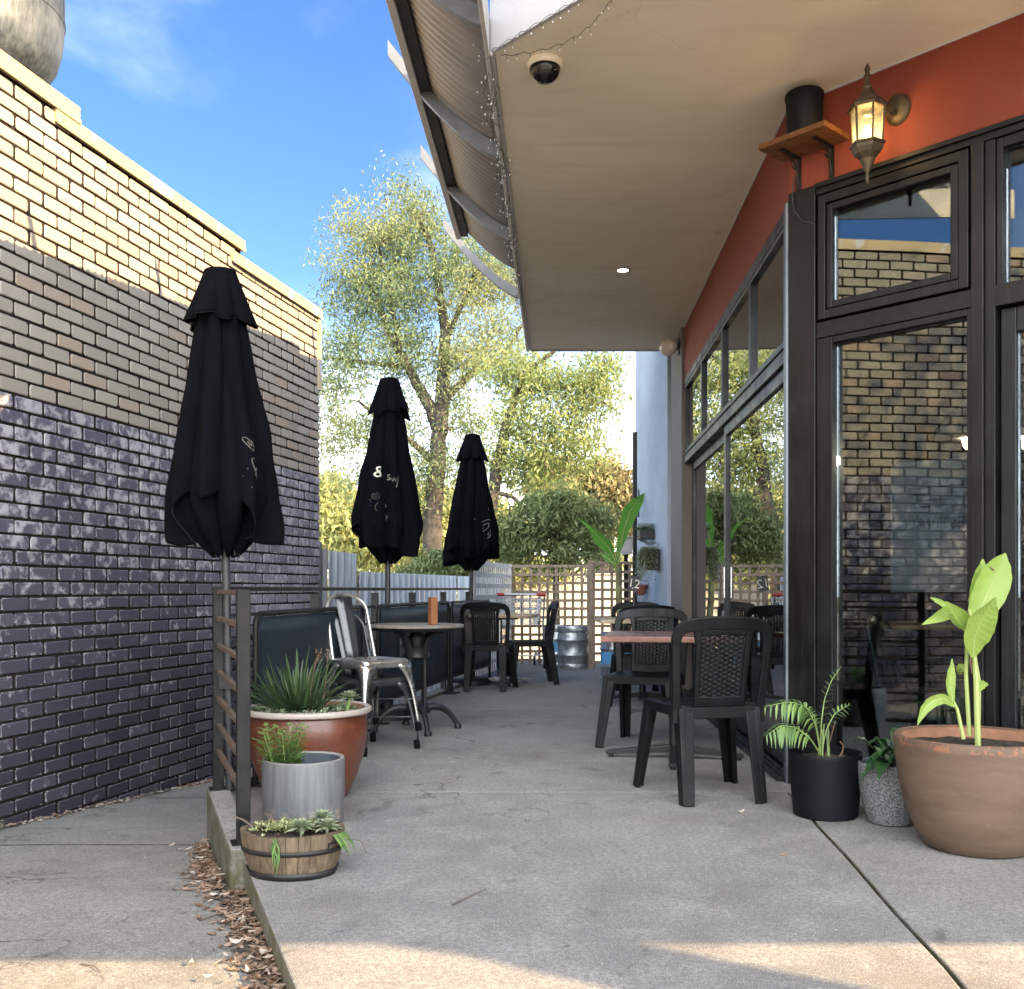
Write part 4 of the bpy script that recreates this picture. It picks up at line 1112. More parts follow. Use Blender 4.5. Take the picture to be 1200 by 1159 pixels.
def table_number():
    p = atY(743,0,8.9); r = empty('table_number', (p.x,8.9,.7355), 0, 'black table number card reading 12 in a metal clip', 'table sign')
    m = MB(); m.lathe([(.03,0),(.03,.012),(.008,.016)], n=16); m.tube([(0,0,.015),(0,0,.24)],.004,8); m.tube([(0,0,.255+.018*math.sin(a*.5)) if False else (.018*math.cos(a*.5),0,.258+.018*math.sin(a*.5)) for a in range(12)],.004,6)
    m.build('stand', M['chrome'], r, smooth=True)
    tl = Matrix.Rotation(.18,3,'Y')
    m = MB(); m.box((.0,0,.31),(.085,.006,.135),tl); c = m.build('card', M['blackmetal'], r)
    vs, fs = text_mesh('12', .11); m = MB(); m.add([Vector((0,-.0045,.31))+tl@Vector((q.x,0,q.y-.036)) for q in vs], fs); m.build('numeral', M['print'], c)
table_number()

# ------------------------------------------------------------------ pots and their plants
def pot(name, loc, prof_out, mat, rimr, soilz, label, cat='pot', inner=None, innermat=None, n=56, sx=1, sy=1, rz=0, group=None):
    r = empty(name, loc, rz, label, cat, group)
    zt = prof_out[-1][1]; rt = prof_out[-1][0]
    m = MB(); m.lathe([(.0,prof_out[0][1])]+prof_out+[(rt-rimr*.3,zt+.006),(rt-rimr,zt)], n=n, sx=sx, sy=sy, caps=False); m.build('pot_body', mat, r, smooth=True)
    m = MB(); m.lathe([(rt-rimr-.0005,zt-.001),(rt-rimr*1.05,zt-.03),(rt-rimr*1.2,soilz-.02)], n=n, sx=sx, sy=sy, caps=False); m.build('pot_lining', innermat or mat, r, smooth=True)
    m = MB(); vs = []; rings = 9; ns = 28; rs = random.Random(int(loc[0]*999))
    for j in range(rings+1):
        for i in range(ns):
            a = 2*PI*i/ns; rad = (rt-rimr*1.2-.002)*j/rings
            vs.append((rad*sx*math.cos(a), rad*sy*math.sin(a), soilz+rs.uniform(-.008,.008)+.012*math.cos(j/rings*1.5)))
    m.add(vs,[(j*ns+i,j*ns+(i+1)%ns,(j+1)*ns+(i+1)%ns,(j+1)*ns+i) for j in range(rings) for i in range(ns)])
    m.build('soil', M['soil'], r, smooth='all')
    return r
def rosette(m, c, R_, n, h, wid, rs, up=.5):
    c = Vector(c)
    for k in range(n):
        a = k*2.399+rs.uniform(-.2,.2); q = k/n; el = up+(1.25-up)*(1-q)**1.2*1.0
        L = R_*(.55+.45*q); d = Vector((math.cos(a)*math.cos(el),math.sin(a)*math.cos(el),math.sin(el)))
        pts = [c+d*L*t+Vector((0,0,h*.5*t*(1-t))) for t in (0,.3,.6,.85,1)]
        m.blade(pts,[wid*.5,wid,wid*.95,wid*.55,.001],d.cross(Vector((0,0,1)))+Vector((.001,0,0)),.35)
M['strap'] = leaf_mat('dark_strap_leaf', (.022,.05,.02), (.075,.12,.05), .12, .42)
M['succ'] = leaf_mat('grey_green_succulent', (.15,.195,.11), (.33,.38,.25), .1, .6)
M['sedum'] = leaf_mat('pale_ground_cover', (.20,.23,.09), (.40,.42,.22), .15, .7)
M['fern'] = leaf_mat('light_green_fern', (.13,.26,.06), (.27,.44,.12), .3, .5)
M['palm'] = leaf_mat('parlour_palm_leaf', (.06,.13,.035), (.20,.31,.09), .25, .4)
M['lily'] = leaf_mat('dark_lily_leaf', (.012,.04,.014), (.035,.085,.03), .12, .3)
M['canna'] = leaf_mat('pale_green_broad_leaf', (.20,.31,.06), (.33,.46,.10), .4, .4, use_rand=False, vein=True)
M['cannas'] = leaf_mat('pale_green_stalk', (.30,.40,.11), (.45,.52,.20), .2, .4, use_rand=False)
M['ban'] = leaf_mat('banana_leaf', (.07,.24,.025), (.16,.38,.06), .45, .35, use_rand=False, vein=True)
M['drytip'] = simple('dry_leaf_tip', (.13,.08,.045), .8, bump=0)
def red_pot():
    r = pot('red_pot', (-.985,4.86,0), [(.17,0),(.195,.012),(.235,.10),(.268,.2),(.283,.29),(.285,.345),(.278,.385),(.276,.395),(.300,.405),(.306,.415),(.304,.428)], M['redpot'], .032, .395,
            'large glazed red-brown pot of dark strap leaves behind the grey planter', innermat=M['terrain'], group=None)
    rs = random.Random(3); m = MB()
    for k in range(150):
        a = rs.uniform(0,2*PI); b = rs.uniform(.0,.085); el = rs.uniform(.28,1.42); L = rs.uniform(.20,.37)*(1.0 if el > .9 else .95)
        c = Vector((-.055+b*math.cos(a)*1.6, .02+b*math.sin(a), .40)); d = Vector((math.cos(a)*math.cos(el),math.sin(a)*math.cos(el),math.sin(el))); dr = rs.uniform(.02,.16)
        pts = [c+d*L*t-Vector((0,0,dr*L*t*t*1.6)) for t in (0,.2,.4,.6,.8,.92,1)]
        w = rs.uniform(.0055,.0095); m.blade(pts,[w*.7,w,w,w*.9,w*.65,w*.35,.0006],d.cross(Vector((0,0,1))),.3)
    m.build('strap_leaves', M['strap'], r)
    m = MB(); 
    for k in range(44):
        a = rs.uniform(0,2*PI); q = rs.uniform(.14,.245); rosette(m,(q*math.cos(a),q*math.sin(a),.405),rs.uniform(.03,.065),10,.02,rs.uniform(.005,.009),rs,.3)
    m.build('succulent_mat', M['succ'], r)
    m = MB(); rosette(m,(.205,-.03,.475),.07,34,.02,.008,rs,-.15); m.build('rosette', M['succ'], r)
    m = MB(); m.tube([(.19,-.03,.40),(.2,-.03,.44),(.205,-.03,.475)],.008,6); m.build('stem', M['stem'], r)
    m = MB()
    for k in range(3):
        x = rs.uniform(-.05,.08); pts = [(x,.0,.4),(x+.02,.0,.58),(x+.03+.02*k,.0,.69)]; m.tube(pts,[.003,.002,.002],5)
        for q in range(10): m.lathe([(0,-.006),(.0035,0),(0,.006)],(pts[2][0]+rs.uniform(-.015,.015),rs.uniform(-.01,.01),.69+rs.uniform(-.04,.02)),5)
    m.build('flower_stalks', M['drytip'], r)
red_pot()
def grey_planter():
    c = gnd(355.5,963,0); r = pot('grey_planter', (-.892,4.31,0), [(.163,0),(.168,.008),(.1745,.14),(.1745,.262),(.172,.272)], M['zinc'], .016, .19,
        'tall round grey planter with a small bright feathery plant', innermat=M['zincin'])
    m = MB(); m.lathe([(.170,.272),(.172,.2785),(.160,.2785),(.156,.272)], n=56, closed=True); m.build('rim', M['zincrim'], r, smooth=True)
    rs = random.Random(5); m = MB(); st = MB()
    for k in range(15):
        a = rs.uniform(0,2*PI); b = Vector((-.085+rs.uniform(-.03,.03),-.03+rs.uniform(-.03,.03),.2)); H = rs.uniform(.09,.22); lean = Vector((rs.uniform(-.075,.09),rs.uniform(-.07,.06),0))
        st.tube([b,b+lean*.4+Vector((0,0,H*.5)),b+lean+Vector((0,0,H))],[.003,.002,.001],5)
        for q in range(26):
            t = .12+.88*q/25; p = b+lean*t+Vector((0,0,H*t)); aa = q*2.4+k; L = .055*(1.2-t*.65)
            d = Vector((math.cos(aa),math.sin(aa),.35)).normalized()
            for u in range(5):
                pp = p+d*L*(u+1)/5
                for sgn in (-1,1):
                    dd = (d+Vector((-d.y,d.x,0))*sgn*.9).normalized(); l = .018*(1-u/7)
                    m.blade([pp,pp+dd*l*.5,pp+dd*l],[.0014,.0045,.0006],Vector((0,0,1)).cross(dd),.1)
    m.build('feathery_leaves', M['fern'], r); st.build('stem', M['stem'], r)
grey_planter()
def barrel():
    r = empty('barrel_planter', (-.775,3.56,0), -.1, 'half barrel wooden planter with succulents at the patio edge', 'planter')
    n = 26; sx, sy = 1.12, .92
    m = MB()
    for k in range(n):      # staves
        a0 = 2*PI*k/n+.006; a1 = 2*PI*(k+1)/n-.006; zt = .155+random.uniform(-.003,.003)
        vs = []
        for (z,ro) in ((.0,.130),(.05,.148),(.11,.160),(zt,.164)):
            for a in (a0,(a0+a1)/2,a1):
                vs.append((ro*sx*math.cos(a),ro*sy*math.sin(a),z))
        for (z,ro) in ((.0,.112),(.05,.130),(.11,.142),(zt,.146)):
            for a in (a0,(a0+a1)/2,a1):
                vs.append((ro*sx*math.cos(a),ro*sy*math.sin(a),z))
        fs = []
        for j in range(3):
            for i in range(2):
                q = j*3+i; fs.append((q,q+1,q+4,q+3)); q += 12; fs.append((q,q+3,q+4,q+1))
            q = j*3; fs.append((q,q+3,q+15,q+12)); q = j*3+2; fs.append((q,q+12,q+15,q+3))
        fs += [(9,10,22,21),(10,11,23,22)]; m.add(vs,fs)
    m.build('staves', M['barrel'], r)
    for (z0,z1,ra,rb) in ((.0,.026,.133,.1425),(.088,.105,.1575,.1605)):
        m = MB(); m.lathe([(ra,z0),(rb,z1),(rb+.003,z1),(ra+.003,z0)], n=60, sx=sx, sy=sy, closed=True); m.build('hoop', M['iron'], r, smooth='all')
    m = MB(); a = -.42; c = Vector((.166*sx*math.cos(a),.166*sy*math.sin(a),.105)); tdir = Vector((-math.sin(a)*sx,math.cos(a)*sy,0)).normalized()
    m.tube([c-tdir*.03,c-tdir*.03+Vector((0,0,.018)),c+tdir*.03+Vector((0,0,.018)),c+tdir*.03],.004,6); m.build('handle', M['iron'], r, smooth=True)
    m = MB(); vs = []; rs = random.Random(8)
    for j in range(10):
        for i in range(30):
            a = 2*PI*i/30; q = .145*j/9; vs.append((q*sx*math.cos(a),q*sy*math.sin(a),.128+rs.uniform(-.008,.012)))
    m.add(vs,[(j*30+i,j*30+(i+1)%30,(j+1)*30+(i+1)%30,(j+1)*30+i) for j in range(9) for i in range(30)]); m.build('soil', M['soil'], r, smooth='all')
    m = MB()
    for k in range(420):
        a = rs.gauss(2.0,.75); q = rs.uniform(.02,.14); c = Vector((q*sx*math.cos(a),q*sy*math.sin(a),.138+rs.uniform(0,.022)))
        for u in range(4):
            aa = rs.uniform(0,2*PI); d = Vector((math.cos(aa),math.sin(aa),rs.uniform(.2,1.2))).normalized(); m.blade([c,c+d*.006,c+d*.012],[.001,.0035,.001],Vector((0,0,1)).cross(d),.2)
    m.build('ground_cover', M['sedum'], r)
    for (x,y,z,R_,nl) in ((.045,-.045,.165,.062,34),(.095,.035,.182,.058,30),(.13,-.02,.165,.058,30),(.02,.05,.15,.035,18)):
        m = MB(); rosette(m,(x,y,z),R_,nl,.02,.0095,rs,-.2); m.tube([(x,y,.125),(x,y,z)],.005,6); m.build('rosette', M['succ'], r)
    m = MB()
    for k in range(11):
        y0 = rs.uniform(-.075,.01); base = Vector((.165,y0,.15)); d = Vector((1,rs.uniform(-.7,.2),0)).normalized(); L = rs.uniform(.05,.10)
        pts = [base+d*(L*.75*t)+Vector((0,0,.02*t-L*1.0*t*t)) for t in (0,.25,.5,.75,1)]; m.blade(pts,[.002,.007,.009,.006,.001],Vector((-d.y,d.x,0)),.3)
    for k in range(5):
        base = Vector((-.015+.01*k*.3,-.145,.155)); pts = [base+Vector((rs.uniform(-.012,.012),-.012-.006*t*rs.random(),-.085*t-.01*k*t)) for t in (0,.3,.6,1)]; m.blade(pts,[.0015,.0035,.003,.001],Vector((1,0,0)),.2)
    m.build('trailing_leaves', M['palm'], r)
    m = MB(); m.tube([(-.15,.03,.145),(-.19,.02,.175),(-.215,.0,.19)],.0035,5); m.tube([(.19,-.01,.13),(.25,-.02,.12),(.275,-.03,.08)],.0018,5); m.build('dry_twig', M['twig'], r)
barrel()
def terracotta():
    r = pot('terracotta_pot', (1.80,3.90,0), [(.17,0),(.195,.01),(.225,.06),(.258,.14),(.283,.24),(.297,.34),(.303,.395),(.306,.412),(.303,.428)], M['terra'], .026, .385,
        'big pale brown terracotta pot with chipped rim and broad light green leaves', innermat=M['terrain'], n=72)
    rs = random.Random(2)
    O = Vector((1.80,3.90,0))
    def W2(px,py,Y): return atY(px,py,Y)-O
    def stalk(pts, r0, r1, n=7):
        m = MB(); k = len(pts); m.tube(pts,[r0+(r1-r0)*i/(k-1) for i in range(k)],n); m.build('stalk', M['cannas'], r, smooth=True)
    def broad(px, wpx, Y, tilt=.15, fold=.25):
        """px: list of photo points base to tip, widths in photo px, at depth Y"""
        pts = [W2(a,b,Y+tilt*i/(len(px)-1)) for i,(a,b) in enumerate(px)]; s = Y/F_
        # denser
        fine = []; fw = []
        for i in range(len(pts)-1):
            for q in range(5):
                t = q/5; fine.append(pts[i].lerp(pts[i+1],t)); fw.append((wpx[i]+(wpx[i+1]-wpx[i])*t)*s/2)
        fine.append(pts[-1]); fw.append(max(.0005,wpx[-1]*s/2))
        for _ in range(2):
            fw = [fw[0]]+[(fw[i-1]+2*fw[i]+fw[i+1])/4 for i in range(1,len(fw)-1)]+[fw[-1]]
            fine = [fine[0]]+[(fine[i-1]+2*fine[i]+fine[i+1])/4 for i in range(1,len(fine)-1)]+[fine[-1]]
        n = len(fine); vs = []; nc = 8
        for i in range(n):
            t = (fine[min(i+1,n-1)]-fine[max(i-1,0)]).normalized(); sd = t.cross(Vector((0,-1,.15))).normalized(); u = sd.cross(t)
            for j in range(nc+1):
                f = j/nc*2-1; rip = .0025*math.sin(i*1.7+abs(f)*5)*abs(f)
                vs.append(fine[i]+sd*fw[i]*f*(1-.12*abs(f))+u*(fold*fw[i]*abs(f)**1.4+rip))
        m = MB(); m.add(vs,[(i*(nc+1)+j,i*(nc+1)+j+1,(i+1)*(nc+1)+j+1,(i+1)*(nc+1)+j) for i in range(n-1) for j in range(nc)])
        lf = m.build('leaf', M['canna'], r, smooth='all')
        m = MB(); m.tube([p+Vector((0,-.0015,0)) for p in fine[:-1]],[.0022*(1-i/n)+.0004 for i in range(n-1)],5); m.build('midrib', M['cannas'], lf, smooth=True)
    Y = 3.86
    stalk([W2(1146,874,Y),W2(1144,800,Y),W2(1140,745,Y),W2(1136,715,Y)],.012,.007)
    stalk([W2(1136,862,Y+.03),W2(1132,790,Y+.03),W2(1134,740,Y+.03),W2(1138,700,Y+.03)],.009,.006)
    stalk([W2(1147,866,Y+.02),W2(1148,800,Y+.02),W2(1141,755,Y+.02)],.007,.004)
    stalk([W2(1129,866,Y-.02),W2(1122,832,Y-.02),W2(1114,816,Y-.02)],.008,.005)
    broad([(1138,738),(1148,715),(1158,694),(1167,674),(1173,660),(1178,648)],[10,38,46,42,26,1],Y,.06)
    broad([(1136,706),(1146,690),(1150,672),(1152,655)],[6,24,20,2],Y+.05,.02)
    broad([(1141,758),(1134,735),(1124,722),(1108,705)],[8,20,20,2],Y,-.12,.45)
    broad([(1140,770),(1141,750),(1148,730),(1158,715),(1166,700)],[6,34,38,26,2],Y-.06,-.1,.35)
    broad([(1136,738),(1124,726),(1112,717),(1098,724),(1080,732)],[12,22,20,14,1],Y,-.06,.3)
    broad([(1124,728),(1112,712),(1098,704),(1090,700)],[8,10,7,1],Y+.06,.0,.3)
    broad([(1117,825),(1113,805),(1114,790),(1116,772)],[3,13,12,1],Y-.03,.0,.35)
    broad([(1118,828),(1106,818),(1092,822),(1082,832),(1075,850)],[4,13,15,12,1],Y-.04,-.04,.35)
    broad([(1142,812),(1150,802),(1158,802)],[3,14,1],Y,.03,.3)
    broad([(1134,788),(1126,782),(1124,790)],[4,16,2],Y+.05,.03,.3)
    m = MB(); m.tube([W2(1138,760,Y-.01),W2(1137,775,Y-.012),W2(1139,790,Y-.012)],[.002,.004,.001],5); m.tube([W2(1165,668,Y+.03),W2(1160,664,Y+.03)],[.004,.001],5); m.build('dry_tip', M['drytip'], r)
terracotta()
def speck():
    r = pot('speckled_pot', (1.615,4.30,0), [(.075,0),(.09,.008),(.112,.07),(.126,.15),(.131,.22),(.131,.255)], M['speck'], .012, .235, 'small grey speckled pot between the black pot and the terracotta pot', innermat=M['zincin'])
    rs = random.Random(9); m = MB()
    for k in range(24):
        a = rs.uniform(0,2*PI); el = rs.uniform(.15,1.2); L = rs.uniform(.15,.27); c = Vector((rs.uniform(-.03,.03),rs.uniform(-.03,.03),.235))
        d = Vector((math.cos(a)*math.cos(el),math.sin(a)*math.cos(el),math.sin(el))); w = rs.uniform(.024,.036)
        pts = [c+d*L*t+Vector((0,0,.04*t-.13*t*t*t)) for t in (0,.3,.45,.6,.75,.9,1)]; m.blade(pts,[.002,.003,w*.75,w,w*.8,w*.35,.0006],d.cross(Vector((0,0,1))),.35)
    m.build('leaves', M['lily'], r)
speck()
def black_pot():
    r = pot('black_pot', (1.385,4.45,0), [(.130,0),(.138,.006),(.150,.14),(.156,.262),(.157,.278)], M['blackpot'], .009, .245, 'black plastic pot with a small palm beside the corner post', innermat=M['blackpot'])
    O = Vector((1.385,4.45,0)); rs = random.Random(12)
    def W2(px,py,Y): return atY(px,py,Y)-O
    st = MB(); lf = MB()
    def frond(px, L, Y, dY, n, droop=.3, fl=.9):
        pts = [W2(a,b,Y+dY*i/(len(px)-1)) for i,(a,b) in enumerate(px)]
        fine = []
        for i in range(len(pts)-1):
            for q in range(8): fine.append(pts[i].lerp(pts[i+1],q/8))
        fine.append(pts[-1])
        for _ in range(3): fine = [fine[0]]+[(fine[i-1]+2*fine[i]+fine[i+1])/4 for i in range(1,len(fine)-1)]+[fine[-1]]
        st.tube(fine,[.004*(1-.75*i/len(fine)) for i in range(len(fine))],6)
        k = len(fine); s0 = int(k*(1-fl))
        for i in range(n):
            q = s0+(k-1-s0)*i/(n-1); a = fine[min(k-1,int(q))]; t = (fine[min(k-1,int(q)+1)]-fine[max(0,int(q)-1)]).normalized()
            sd = t.cross(Vector((0,-.8,.6))).normalized(); l = L*(math.sin(PI*(.16+.76*i/(n-1)))**.7)
            for sg in (-1,1):
                d = (sd*sg+t*.65+Vector((0,rs.uniform(-.2,.05),rs.uniform(-.1,.1)))).normalized()
                p = [a+d*l*u-Vector((0,0,droop*l*u*u)) for u in (0,.25,.5,.75,1)]; w = l*.13
                lf.blade(p,[w*.4,w,w,w*.6,.0005],d.cross(Vector((0,0,1)))+Vector((.01,0,0)),.3)
    B = (962,885)
    frond([B,(956,850),(945,828),(925,822),(897,828)],.068,4.43,-.12,15,.75,.75)
    frond([B,(950,866),(932,852),(915,850),(898,862)],.062,4.38,-.14,13,.9,.72)
    frond([B,(962,850),(966,820),(974,798),(985,782)],.036,4.46,.06,13,.1,.85)
    frond([B,(958,858),(955,842),(948,830)],.05,4.5,.1,9,.5,.6)
    frond([B,(968,856),(978,836),(995,826)],.04,4.44,.0,8,.3,.6)
    for k in range(7):
        x = rs.uniform(-.04,.02); st.tube([(x,rs.uniform(-.03,.02),.245),(x+rs.uniform(-.01,.02),0,.36+rs.uniform(0,.05))],[.0035,.002],5)
    st.build('stems', M['stem'], r, smooth=True); lf.build('fronds', M['palm'], r)
    m = MB(); m.tube([W2(967,888,4.44),W2(979,845,4.44)],.002,5); m.tube([(.06,-.03,.25),(.07,-.03,.31),(.055,-.03,.33)],.003,5); m.tube([(.03,-.06,.25),(.06,-.05,.29)],.003,5); m.build('dry_sticks', M['drytip'], r)
black_pot()

# ------------------------------------------------------------------ fixtures on the shop
def lantern():
    wall = None
    r = empty('wall_lantern', (0,0,0), 0, 'antique bronze hexagonal lantern lit on the red wall', 'lantern')
    c = fp(FR,.53,.185,0)
    bm_ = simple('aged_bronze', (.085,.065,.038), .55, .5, var=.35, scale=20, bump=.3)
    def hexl(prof, mat, name, st=PI/6): m = MB(); m.lathe(prof,(c.x,c.y,0),6,start=st); return m.build(name, mat, r, bevel=.002)
    hexl([(0,3.185),(.022,3.185),(.028,3.205),(.055,3.225),(.088,3.232),(.092,3.222),(.088,3.212),(0,3.212)][::-1], bm_, 'roof_rim')
    hexl([(.086,3.234),(.06,3.262),(.038,3.28),(.03,3.30),(.018,3.31),(0,3.312)], bm_, 'roof')
    m = MB(); m.lathe([(.018,3.305),(.022,3.32),(.012,3.335),(.012,3.365),(.018,3.37),(.010,3.385),(.014,3.405),(.0,3.435)],(c.x,c.y,0),16); m.build('finial', bm_, r, smooth=True)
    hexl([(0,2.985),(.03,2.985),(.06,3.01),(.072,3.03),(.074,3.045),(.082,3.05),(.082,3.058),(0,3.058)], bm_, 'lower_gallery')
    m = MB(); m.lathe([(0,2.872),(.007,2.88),(.010,2.905),(.006,2.92),(.016,2.935),(.018,2.95),(.03,2.97),(.034,2.985),(0,2.986)],(c.x,c.y,0),16); m.build('drop_finial', bm_, r, smooth=True)
    m = MB()
    for k in range(6):
        a = PI/6+PI/3*k; m.beam((c.x+.066*math.cos(a),c.y+.066*math.sin(a),3.058),(c.x+.074*math.cos(a),c.y+.074*math.sin(a),3.213),.008,.008)
    m.build('glazing_bars', bm_, r)
    t = NT('lantern_pane'); a = t.noise(t.world(),40,4)
    p = t.n('ShaderNodeBsdfTransparent'); p.inputs[0].default_value = (.95,.86,.62,1); e = t.n('ShaderNodeEmission'); e.inputs[0].default_value = (1,.74,.30,1)
    z = t.n('ShaderNodeSeparateXYZ'); t.l(t.world(), z.inputs[0]); t.l(t.ramp(t.math('ADD',z.outputs[2],t.math('MULTIPLY',a,.05)),3.09,3.21,.55,.10), e.inputs[1])
    ad = t.n('ShaderNodeMixShader'); ad.inputs[0].default_value = .6; t.l(p.outputs[0],ad.inputs[1]); t.l(e.outputs[0],ad.inputs[2]); lg = t.done(ad.outputs[0])
    for k in range(6):
        a0, a1 = PI/6+PI/3*k, PI/6+PI/3*(k+1); m = MB(); vs = []
        for (q,zz_) in ((.064,3.059),(.072,3.212)):
            for a in (a0,a1): vs.append((c.x+q*math.cos(a),c.y+q*math.sin(a),zz_))
        m.add(vs,[(0,1,3,2)]); m.build('glass_panel', lg, r)
    m = MB(); m.lathe([(0,3.075),(.014,3.08),(.02,3.11),(.012,3.14),(.0,3.145)],(c.x,c.y,0),14)
    t = NT('bulb_glow'); e = t.n('ShaderNodeEmission'); e.inputs[0].default_value = (1,.72,.32,1); e.inputs[1].default_value = 7; m.build('bulb', t.done(e.outputs[0]), r, smooth=True)
    w = fp(FR,.56,.0,0); q = Matrix(((FD.x,FN.x,0),(FD.y,FN.y,0),(0,0,1)))
    m = MB(); vs = []; n = 24
    for (o,rx,rz) in ((.001,.062,.075),(.012,.060,.072),(.022,.045,.055),(.030,.02,.025)):
        for i in range(n): vs.append(fp(FR,.585+rx*math.cos(2*PI*i/n),o,3.255+rz*math.sin(2*PI*i/n)))
    m.add(vs,[(j*n+i,j*n+(i+1)%n,(j+1)*n+(i+1)%n,(j+1)*n+i) for j in range(3) for i in range(n)]+[tuple(range(3*n,4*n))]); m.build('wall_plate', bm_, r, smooth='all')
    m = MB(); m.tube([fp(FR,.585,.025,3.24),fp(FR,.578,.06,3.215),fp(FR,.57,.10,3.225),fp(FR,.56,.11,3.262),fp(FR,.55,.135,3.282),fp(FR,.535,.17,3.278),fp(FR,.53,.185,3.27)],.010,8); m.build('arm', bm_, r, smooth=True)
    l = bpy.data.lights.new('lantern_bulb','POINT'); l.energy = 1.5; l.color = (1,.66,.28); l.shadow_soft_size = .03
    lo = bpy.data.objects.new('lantern_bulb', l); COL.objects.link(lo); lo.location = (c.x,c.y,3.165); lo.parent = r
lantern()
def shelf():
    r = empty('corner_shelf', fp(FR,.16,0,3.2), 0, 'small brown wooden shelf on black brackets at the wall corner', 'shelf'); o = -r.location
    m = MB(); fb(m,FR,-.03,.34,.004,.235,3.195,3.222); m.v = [tuple(Vector(p)+o) for p in m.v]; m.build('board', M['wood'], r, bevel=.003)
    for t in (.06,.245):
        m = MB(); pts = [fp(FR,t,.008,3.03),fp(FR,t,.008,3.185)]; m.beam(pts[0]+o,pts[1]+o,.026,.006,FN); m.beam(fp(FR,t,.004,3.19)+o,fp(FR,t,.17,3.19)+o,.026,.006)
        sc = [fp(FR,t,.012+.11*(1-math.cos(a*.1))*1.0,3.06+.12*math.sin(a*.1))+o for a in range(0,16)]; m.tube(sc,.005,6)
        m.tube([fp(FR,t,.05+.028*math.cos(a*.5),3.155+.028*math.sin(a*.5))+o for a in range(12)],.004,6); m.build('bracket', M['iron'], r, smooth=True)
    m = MB(); m.tube([fp(FR,.045,.02,3.10)+o,fp(FR,.03,.02,3.02)+o,fp(FR,.04,.022,2.93)+o,fp(FR,.09,.02,2.86)+o,fp(FR,.152,.015,2.83)+o],.0035,6); m.build('cable', M['blackmetal'], r, smooth=True)
    c = fp(FR,.165,.125,3.223); s = empty('round_speaker', c, 0, 'black round speaker tub standing on the corner shelf', 'speaker')
    m = MB(); m.lathe([(0,0),(.080,0),(.086,.01),(.090,.19),(.094,.192),(.094,.212),(.088,.22),(.0,.222)], n=40); m.build('body', M['blackpot'], s, smooth=True)
shelf()
def dome():
    c = atY(638.5,72,4.74); r = empty('dome_camera', (c.x,4.74,ZC), 0, 'black dome security camera on the plastered soffit', 'camera')
    m = MB(); m.lathe([(0,-.001),(.084,-.001),(.085,-.012),(.080,-.026),(.074,-.030),(0,-.03)], n=40); m.build('base', M['soffit'], r, smooth=True)
    m = MB(); m.lathe([(.073,-.028)]+[(.073*math.cos(a*.157),-.030-.070*math.sin(a*.157)) for a in range(1,11)], n=36); m.build('dome', simple('black_gloss', (.006,.006,.007), .08, bump=0), r, smooth=True)
dome()
def downlight():
    c = atY(730,316,7.82); r = empty('downlight', (c.x,7.82,ZC), 0, 'small lit round downlight in the soffit', 'ceiling light')
    m = MB(); m.lathe([(.058,-.001),(.060,-.008),(.044,-.010),(.042,.0)], n=32, closed=True); m.build('trim', M['fascia'], r, smooth=True)
    t = NT('downlight_glow'); e = t.n('ShaderNodeEmission'); e.inputs[0].default_value = (1,.87,.62,1); e.inputs[1].default_value = 3
    m = MB(); m.lathe([(0,-.004),(.042,-.004)], n=32); m.add([(.042*math.cos(i*.196),.042*math.sin(i*.196),-.0045) for i in range(32)],[tuple(reversed(range(32)))]); m.build('lens', t.done(e.outputs[0]), r)
downlight()
def floodlight():
    p = fp(SR,4.55,.02,3.335); r = empty('floodlight', p, 0, 'round glass floodlight at the far end of the red band', 'floodlight'); o = -r.location
    m = MB(); fb(m,SR,4.51,4.59,.0305,.045,3.26,3.41); m.v = [tuple(Vector(q)+o) for q in m.v]; m.build('back_plate', M['blackmetal'], r, bevel=.004)
    m = MB(); m.tube([(-.02,0,0),(-.07,-.03,.01),(-.11,-.07,-.01)],[.03,.025,.055],12); m.build('housing', M['blackmetal'], r, smooth=True)
    m = MB(); d = Vector((-.5,-.85,-.15)).normalized(); c = Vector((-.13,-.10,-.02)); q = d.to_track_quat('Z','Y').to_matrix(); prof = [(.085,-.03),(.092,0),(.085,.02),(.06,.04),(.03,.048),(0,.05)]
    mm = MB(); mm.lathe(prof, n=28); m.add([c+q@Vector(v) for v in mm.v], mm.f); m.build('lens', simple('frosted_lens', (.55,.50,.42), .15, bump=.4, bscale=120, spec=.8), r, smooth=True)
floodlight()
